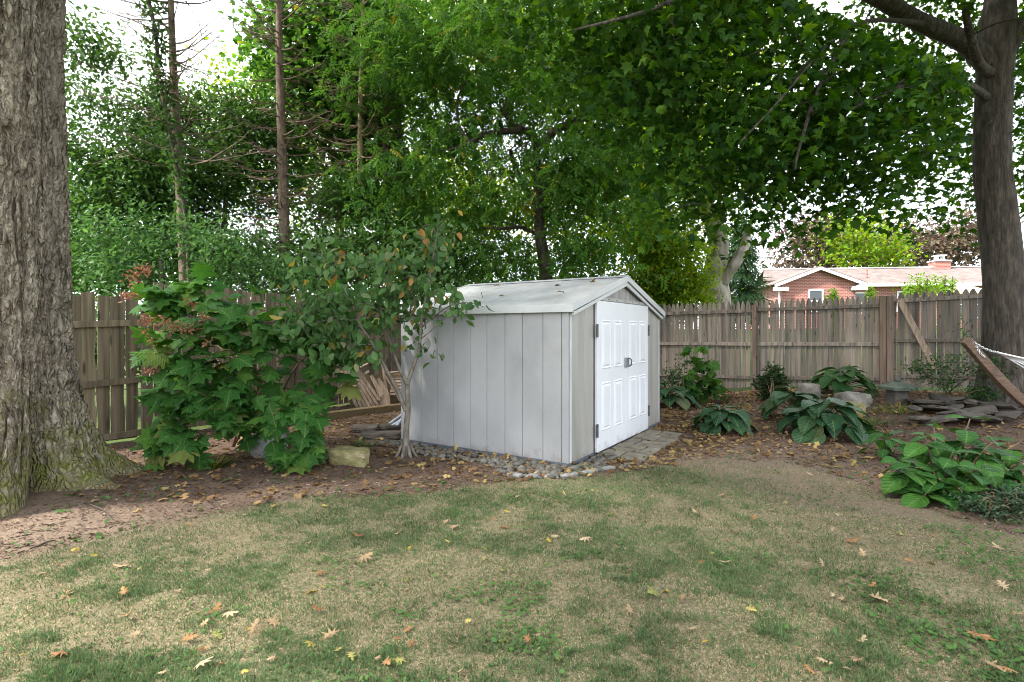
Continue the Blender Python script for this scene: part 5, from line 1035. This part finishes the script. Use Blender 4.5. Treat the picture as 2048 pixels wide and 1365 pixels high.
hosta('dark green hosta nearest the paver path', 1447, 862, .52, .34, 34, .27, 501)
hosta('large blue-green hosta with broad drooping leaves, nearest the lawn', 1650, 872, .72, .46, 44, .33, 502)
hosta('blue-green hosta behind the largest one, below the square boulder', 1588, 838, .62, .44, 30, .34, 503)
hosta('leafy hosta clump growing against the fence above the boulders', 1680, 790, .78, .50, 46, .30, 504, 'rose_leaf')
hosta('dark hosta at the back corner of the shed', 1340, 812, .62, .42, 30, .34, 505)
hosta('small broadleaf seedling clump left of the big leafy hydrangea', 1775, 912, .34, .26, 16, .19, 506, 'mophead_leaf', MOP, 'hydrangea_seedling')

def mophead():
    base = gpt(1895, 985); t = thing('bigleaf_hydrangea', 'bushy hydrangea with large bright green oval leaves at the right edge', 'shrub', base); r = np.random.default_rng(81); P = []; D = []; U = []; S = []; mb = MB()
    d = base.y
    tips = [(1940, 838, .1), (1850, 872, -.05), (1868, 855, .15), (1985, 885, -.05), (2040, 885, .1), (1905, 905, -.2), (1830, 935, -.2), (1960, 940, -.3), (2020, 940, -.15), (1880, 960, -.35), (1925, 985, -.4), (1850, 990, -.35), (2060, 930, 0), (1800, 925, -.1), (1890, 890, .2), (2000, 910, .15), (1945, 895, .05)]
    for px, py, q in tips:
        e = at(px, py, d + q); g = Vector((base.x + .35 * (e.x - base.x), base.y + .3 * (e.y - base.y) + .05, base.z)); p, rr = smooth_path([g, g.lerp(e, .55) + Vector((0, 0, .06)), e], [.011, .009, .005]); mb.tube(p, rr, 6)
        a0 = r.random() * 6.28
        for k in range(7):
            lev = k // 2; az = a0 + (k % 2) * math.pi + lev * math.pi / 2 + r.normal() * .15; f = 1 - .16 * lev; c = g.lerp(e, max(f, .3)); o = np.array([math.cos(az), math.sin(az), .25 - .35 * lev + r.normal() * .12]) if k < 6 else np.array([.3 * math.cos(az), .3 * math.sin(az), 1])
            sz = (.18 + .06 * min(lev, 2)) * r.uniform(.8, 1.15) if k < 6 else .13
            pos = np.array(c) + o * .02; tip = pos + o / np.linalg.norm(o) * sz
            if tip[2] < T1(tip[0], tip[1]) + .02: o[2] += .5
            P.append(pos); D.append(o); U.append(np.array([0, -.25, 1]) + r.normal(size=3) * .2); S.append(sz)
    wpart('stems', mb.mesh('stems', 'stem_bark', True), t); leaf_objs('leaf', [tmesh('leaf', q, 'mophead_leaf') for q in MOP], np.array(P), np.array(D), np.array(U), np.array(S), t)
mophead()

def bush(name, label, px, py, E, nA, per, sig, size, mat, tm, seed, indiv=False, bark='stem_bark', nst=7, droop=.3, th=0, cat='shrub'):
    base = gpt(px, py); t = thing(name, label, cat, base); A = sample(E, nA, seed=seed); A = A[A[:, 2] > base.z + .03]; mb = MB(); nodes = []; r = random.Random(seed)
    lo, hi = A.min(0), A.max(0)
    for k in range(nst):
        e = Vector(A[r.randrange(len(A))]); p, q = smooth_path([base + Vector((r.uniform(-.04, .04), r.uniform(-.04, .04), 0)), base.lerp(e, .5) + Vector((r.uniform(-.05, .05), 0, .1)), e], [.007, .005, .003]); mb.tube(p, q, 5); nodes += p
    grow(mb, nodes, [.005] * len(nodes), A, .004, .05, 4, seed); wpart('stems', mb.mesh('stems', bark, True), t)
    P, D, U, S = crown_leaves(A, per, sig, size, droop, seed); c = P[:, 2] > base.z + .015; P, D, U, S = P[c], D[c], U[c], S[c]
    if indiv: leaf_objs('leaf', [tmesh('leaf', q, mat) for q in tm], P[:300], D[:300], U[:300], S[:300], t)
    else: wpart('foliage', leaf_mesh('foliage', tm, P, D, U, S, mat), t, 'stuff')
bush('oakleaf_shrub', 'dark lobed-leaf shrub in front of the fence, right of the shed', 1398, 800, [ell(1400, 735, 10.9, 36, 42, .3), ell(1420, 770, 10.8, 26, 28, .3), ell(1385, 775, 10.8, 25, 25, .3)], 34, 3, .08, (.18, .26), 'oakleaf_leaf', OAKH, 601, True)
bush('twiggy_shrub', 'thin airy shrub against the fence at the shed corner', 1358, 815, [ell(1352, 735, 10.6, 28, 30, .25), ell(1345, 760, 10.6, 32, 20, .2)], 40, 6, .07, (.06, .10), 'rose_leaf', SIMPLE, 602)
bush('dwarf_conifer', 'small dark upright conifer below the single fence post', 1545, 812, [ell(1545, 780, 10.6, 26, 32, .25), ell(1545, 748, 10.7, 15, 20, .15)], 90, 16, .06, (.07, .12), 'dark_conifer_leaf', SIMPLE, 603, droop=-.5)
bush('rose_bush', 'sprawling airy rose bush between the braced fence bay and the maple', 1893, 788, [ell(1885, 735, 8.9, 55, 30, .35), ell(1945, 725, 8.7, 40, 26, .3), ell(1835, 740, 9.0, 40, 22, .3), ell(1880, 770, 8.9, 40, 16, .3), ell(1980, 740, 8.6, 30, 30, .2), ell(1925, 665, 9.0, 14, 40, .1)], 120, 9, .07, (.045, .075), 'rose_leaf', SIMPLE, 604)
bush('rose_bush', 'low dark rose shoots at the foot of the maple trunk', 1955, 808, [ell(1955, 785, 8.6, 32, 18, .2)], 30, 9, .06, (.05, .08), 'rose_leaf', SIMPLE, 605)
bush('groundcover_shrub', 'low small-leaved grey-green groundcover at the lower right edge', 1995, 1030, [ell(1990, 1015, 4.35, 62, 22, .22), ell(2045, 1010, 4.3, 40, 34, .22), ell(1930, 1012, 4.5, 22, 12, .14)], 150, 13, .045, (.028, .048), 'cover_leaf', SIMPLE, 606, droop=-.1, nst=24)

def tuft(label, px, py, w, n, L, mat, seed, name='grass_tuft'):
    p = gpt(px, py); t = thing(name, label, 'plant', p); r = np.random.default_rng(seed); az = r.random(n) * 6.283; q = r.random(n) ** .5 * w
    P = np.stack([p.x + np.cos(az) * q, p.y + np.sin(az) * q * .6, np.full(n, 0.)], 1); P[:, 2] = gz(P[:, 0], P[:, 1]) - .005; D = np.stack([np.cos(az) * .9, np.sin(az) * .9, 1.0 + .4 * r.normal(size=n)], 1); U = np.stack([-np.cos(az), -np.sin(az), np.full(n, 1.)], 1)
    tm = blade([.025, .022, .018, .011, .0], .3, .45); wpart('blades', leaf_mesh('blades', tm, P, D, U, L * (.6 + .5 * r.random(n)), mat), t, 'stuff')
tuft('green grass tuft under the left side of the oakleaf hydrangea', 425, 935, .13, 130, .24, 'liriope_leaf', 701)
tuft('green grass tuft between the slate slabs and the mossy rock', 735, 892, .16, 150, .14, 'clover_leaf', 702)
tuft('yellow-green liriope clump right of the largest hosta', 1738, 850, .26, 150, .20, 'liriope_leaf', 703, 'liriope_clump')
tuft('yellowing liriope clump in front of the stone lantern', 1795, 825, .36, 180, .20, 'liriope_leaf', 704, 'liriope_clump')
tuft('small weed tuft at the shed front corner', 1172, 940, .03, 26, .11, 'clover_leaf', 705)
tuft('thin grass tuft in the dark bed behind the nearest hosta', 1470, 815, .3, 90, .14, 'clover_leaf', 706)

# ------------------------------------------------------------------ lawn, litter, fallen leaves
def in_shed(x, y, m=.02):
    u, v = W2S(x, y); return (u > -m) & (u < SW + m) & (v > -m) & (v < SD + m)
def on_path(x, y):
    u, v = W2S(x, y); return (u > .6) & (u < 2.52) & (v < 0) & (v > -.62)
def oak_foot(x, y): return ((x + 4.5) ** 2 + (y - 4.8) ** 2) < .62 ** 2
def scatter(n, x0, x1, y0, y1, r, bias=1.0):
    y = y0 * (y1 / y0) ** (r.random(n) ** bias); sp = np.minimum(1.06 * y + .4, 9); x = (r.random(n) * 2 - 1) * sp; k = (x > x0) & (x < x1); return x[k], y[k]
def grass():
    r = np.random.default_rng(91); x, y = scatter(1150000, -6.5, 6.5, 1.9, 6.6, r)
    dens = lawn_mask(x, y); pat = fbm(x * 1.05 + 7, y * 2.1 + 3, 4); fine = .6 * fbm(x * 7, y * 7, 3) + .4 * fbm(x * 19 + 3, y * 19, 2)
    wear = 1 - .62 * ss((x - .2) / 3.2) * ss((pat - .35) / .25) - .6 * bare_mask(x, y) * ss((fine - .25) / .25)
    spots = ss((fbm(x * 1.1 + 50, y * 1.1 + 20, 3) - .56) / .10)
    keep = r.random(len(x)) < np.clip(dens * wear * (1 - .5 * spots * ss((x + 1.5) / 2.5)), .0, 1) * (.35 + .65 * ss((fine - .22) / .3))
    keep &= ~in_shed(x, y) & ~on_path(x, y); x, y, pat, fine = x[keep], y[keep], pat[keep], fine[keep]; n = len(x)
    m_ = 395000
    if n > m_: x, y, pat, fine = x[:m_], y[:m_], pat[:m_], fine[:m_]; n = m_
    green = np.clip((pat - .43) / .16 + (fine - .5) * 3.0 + .10 * r.normal(size=n), 0, 1)
    g = r.random(n) < (.20 + .44 * green) * (1 - .25 * ss((x - .5) / 3)); az = r.random(n) * 6.283; lean = np.where(g, r.uniform(.1, 1.3, n), r.uniform(1.2, 5.0, n))
    L = np.where(g, r.uniform(.016, .036, n) + .026 * ss((fine - .5) / .2) * r.random(n), r.uniform(.012, .032, n)) * (.75 + .5 * fine); L = L * np.where(x > 1.0, 1.12, 1)
    D = np.stack([np.cos(az) * lean, np.sin(az) * lean, np.ones(n)], 1); U = np.stack([-np.cos(az), -np.sin(az), lean], 1) + r.normal(size=(n, 3)) * .3
    P = np.stack([x, y, gz(x, y) - .003], 1); wd = np.where(g, .0016, .0011) * (1 + .10 * y)
    X, Y, Z = frames(D, U); h = (L * .5)[:, None]; L_ = L[:, None]; w_ = wd[:, None]; dn = np.array([[0, 0, 1.]])
    V = np.stack([P, P + Y * h + X * w_, P + Y * L_ - dn * L_ * .10, P + Y * h - X * w_], 1).reshape(-1, 3); base = (np.arange(n) * 4)[:, None, None]
    Fc = (np.array([[0, 1, 2], [0, 2, 3]])[None] + base).reshape(-1, 3); col = np.where(g, r.random(n) * .58, .60 + .39 * r.random(n)); me = npmesh('grass', V, Fc, 'grass_blade', np.repeat(col, 4))
    tag(obj('grass', me), 'dry patchy lawn grass of green and straw blades', 'grass', None, 'stuff')
    # broad clover and weed leaves in the turf
    x, y = scatter(60000, -6, 6, 1.9, 6.4, r); pat = fbm(x * 1.9 + 31, y * 2.3 + 8, 4); k = (r.random(len(x)) < lawn_mask(x, y) * ss((pat - .57) / .1) * .55 + .012 * (lawn_mask(x, y) > .02)) & ~in_shed(x, y) & ~on_path(x, y); x, y = x[k], y[k]; n = len(x)
    P = np.stack([x, y, gz(x, y) + .012 + .018 * r.random(n)], 1); D = r.normal(size=(n, 3)); D[:, 2] = D[:, 2] * .3 + .1; U = r.normal(size=(n, 3)) * .35; U[:, 2] += 1
    tag(obj('clover', leaf_mesh('clover', blade([.08, .30, .34, .0], .2, .2), P, D, U, .012 + .020 * r.random(n), 'clover_leaf')), 'low broadleaf clover and weeds scattered through the lawn', 'weeds', None, 'stuff')
grass()
def bed_zone(x, y):
    lf = (y - 7.4) * 2.9 - (x + 5.1) * 5.2; rf = y - (12.8 - .438 * (x - 3.45)); return (lf < 0) & (rf < 0) & ~in_shed(x, y) & (1 - lawn_mask(x, y) > .5)
def litter():
    r = np.random.default_rng(95); x, y = scatter(90000, -7, 9.5, 3.2, 12.6, r); k = bed_zone(x, y) & ~oak_foot(x, y) & ~on_path(x, y); x, y = x[k], y[k]; n = len(x)
    P = np.stack([x, y, gz(x, y) + .006], 1); D = r.normal(size=(n, 3)); D[:, 2] *= .22; U = r.normal(size=(n, 3)) * .45; U[:, 2] += 1
    tm = (np.array([(-.13, 0, 0), (.13, .03, .02), (.10, 1, .05), (-.10, .95, 0)]), np.array([(0, 1, 2), (0, 2, 3)])); s = (.010 + .028 * r.random(n) ** 2) * (.8 + .07 * y)
    tag(obj('mulch', leaf_mesh('mulch', tm, P, D, U, s, 'mulch_chip')), 'brown mulch chips covering the planting beds', 'mulch', None, 'stuff')
    x, y = scatter(30000, -5, 9.2, 4.6, 12.4, r); k = bed_zone(x, y) & ~oak_foot(x, y) & ~(on_path(x, y) & (r.random(len(x)) > .25)); u, v = W2S(x, y)
    dn = .16 + .5 * np.exp(-(((x - 2.9) / 1.2) ** 2 + ((y - 8.0) / 1.3) ** 2)) + .42 * np.exp(-(((x + 2.0) / 1.0) ** 2 + ((y - 8.3) / 1.1) ** 2)) + .25 * ss((x - 3) / 2) * ss((y - 7) / 2) + .30 * np.exp(-(np.maximum(-u, 0) / .5) ** 2) * (v > -1) * (v < 3) - .12 * bare_mask(x, y)
    k &= r.random(len(x)) < dn * 1.25 * ss(fbm(x * 3, y * 3, 3) / .5); x, y = x[k], y[k]; n = len(x)
    P = np.stack([x, y, gz(x, y) + .012 + .02 * r.random(n)], 1); D = r.normal(size=(n, 3)); D[:, 2] *= .25; U = r.normal(size=(n, 3)) * .45; U[:, 2] += 1
    tag(obj('leaf_litter', leaf_mesh('leaf_litter', LITTER, P, D, U, .045 + .06 * r.random(n), 'litter_leaf')), 'brown and yellow leaf litter strewn over the beds', 'leaves', None, 'stuff')
    # ground seedlings by the oak and the bed
    x, y = scatter(2600, -4.4, 4.5, 3.4, 6.6, r); k = bed_zone(x, y) & ~oak_foot(x, y) & (fbm(x * 3.5, y * 3.5, 3) > .55); x, y = x[k], y[k]; n = len(x)
    P = np.stack([x, y, gz(x, y) + .02], 1); D = r.normal(size=(n, 3)); D[:, 2] *= .3; U = r.normal(size=(n, 3)) * .3; U[:, 2] += 1
    tag(obj('seedlings', leaf_mesh('seedlings', blade([.08, .30, .34, .0], .2, .2), P, D, U, .025 + .03 * r.random(n), 'clover_leaf')), 'tiny green seedlings sprouting from the bare soil', 'weeds', None, 'stuff')
litter()
def fallen():
    KN = [(410, 990, 'yellow'), (440, 1237, 'tan'), (425, 1268, 'green'), (530, 1250, 'tan'), (383, 1352, 'tan'), (615, 1192, 'yellow'), (825, 1096, 'yellow'), (1040, 1172, 'tan'), (1185, 1082, 'tan'), (1000, 1060, 'orange'), (905, 1066, 'tan'), (1330, 1192, 'yellow'), (1505, 1046, 'orange'), (1640, 1122, 'tan'), (1465, 1126, 'tan'), (1942, 1270, 'orange'), (1735, 1198, 'tan'), (1687, 1084, 'orange'), (2008, 1106, 'tan'), (2016, 1190, 'tan'), (812, 1332, 'green'), (650, 1228, 'orange'), (500, 1282, 'tan'), (415, 1235, 'orange'), (1318, 1196, 'green'), (275, 1028, 'yellow'), (288, 1022, 'tan'), (1150, 962, 'orange'), (1100, 942, 'yellow'), (560, 1012, 'green'), (715, 1130, 'tan'), (730, 1080, 'orange'), (1262, 1240, 'tan'), (1015, 1290, 'yellow'), (1995, 1340, 'orange'), (1960, 1328, 'tan'), (680, 1268, 'tan'), (606, 1288, 'yellow'), (100, 985, 'orange'), (112, 992, 'yellow'), (190, 1008, 'tan'), (232, 957, 'tan'), (140, 1186, 'tan'), (262, 1138, 'tan'), (1860, 1130, 'green'), (1925, 1268, 'orange'), (1720, 1328, 'tan'), (135, 1322, 'orange'), (360, 1290, 'orange')]
    r = random.Random(31); have = [(a, b_) for a, b_, _ in KN]
    while len(KN) < 175:
        px = r.uniform(5, 2040); py = 950 + 405 * r.random() ** 1.4
        p = gp(px, py)
        if in_shed(p.x, p.y, .1) or oak_foot(p.x, p.y) or (p.x ** 2 < 0): continue
        KN.append((px, py, r.choice(('tan', 'tan', 'tan', 'yellow', 'orange', 'orange', 'green'))))
    ms = {c: [tmesh('fallen_leaf', q, 'fallen_' + c) for q in PINOAK] for c in ('yellow', 'tan', 'orange', 'green')}
    nm = {'yellow': 'yellow', 'tan': 'pale tan', 'orange': 'orange-brown', 'green': 'greenish yellow'}
    for i, (px, py, c) in enumerate(KN):
        p = gpt(px, py); L = bool(lawn_mask(p.x, p.y) > .4); o = obj('fallen_leaf', r.choice(ms[c]), None, (p.x, p.y, p.z + (.024 if L else .014)), (r.uniform(-.5, .5), r.uniform(-.5, .5), r.uniform(0, 6.28)))
        s = r.uniform(.07, .11) if i < 49 else r.uniform(.035, .07); o.scale = (s * r.uniform(.75, 1.1), s, s)
        side = ('far left', 'left', 'centre left', 'centre', 'centre right', 'right', 'far right')[min(int(px / 293), 6)]; row = ('bottom edge', 'lower third', 'middle distance', 'back')[0 if py > 1270 else 1 if py > 1150 else 2 if py > 1040 else 3]
        where = 'the lawn' if L else 'the bare soil'
        tag(o, '%s fallen oak leaf on %s, %s, %s' % (nm[c], where, side, row), 'leaf', '%s oak leaves on %s, %s, %s' % (nm[c], where, side, row))
    # twigs on the soil by the oak
    for i, (a, b_, w) in enumerate((((60, 1105), (110, 1085), 'the oak, nearest the lawn'), ((170, 1015), (225, 1040), 'the oak, below its right root'), ((1780, 992), (1880, 985), 'the bigleaf hydrangea'), ((875, 955), (925, 965), 'the river stones left of the shed corner'))):
        A_, B_ = gpt(*a), gpt(*b_); m = MB().tube([A_ + Vector((0, 0, .012)), (A_ + B_) / 2 + Vector((.01, .02, .02)), B_ + Vector((0, 0, .01))], [.006, .007, .003], 5); tag(obj('fallen_twig', m.mesh('fallen_twig', 'dark_bark', True)), 'thin brown twig lying on the soil beside %s' % w, 'twig')
fallen()
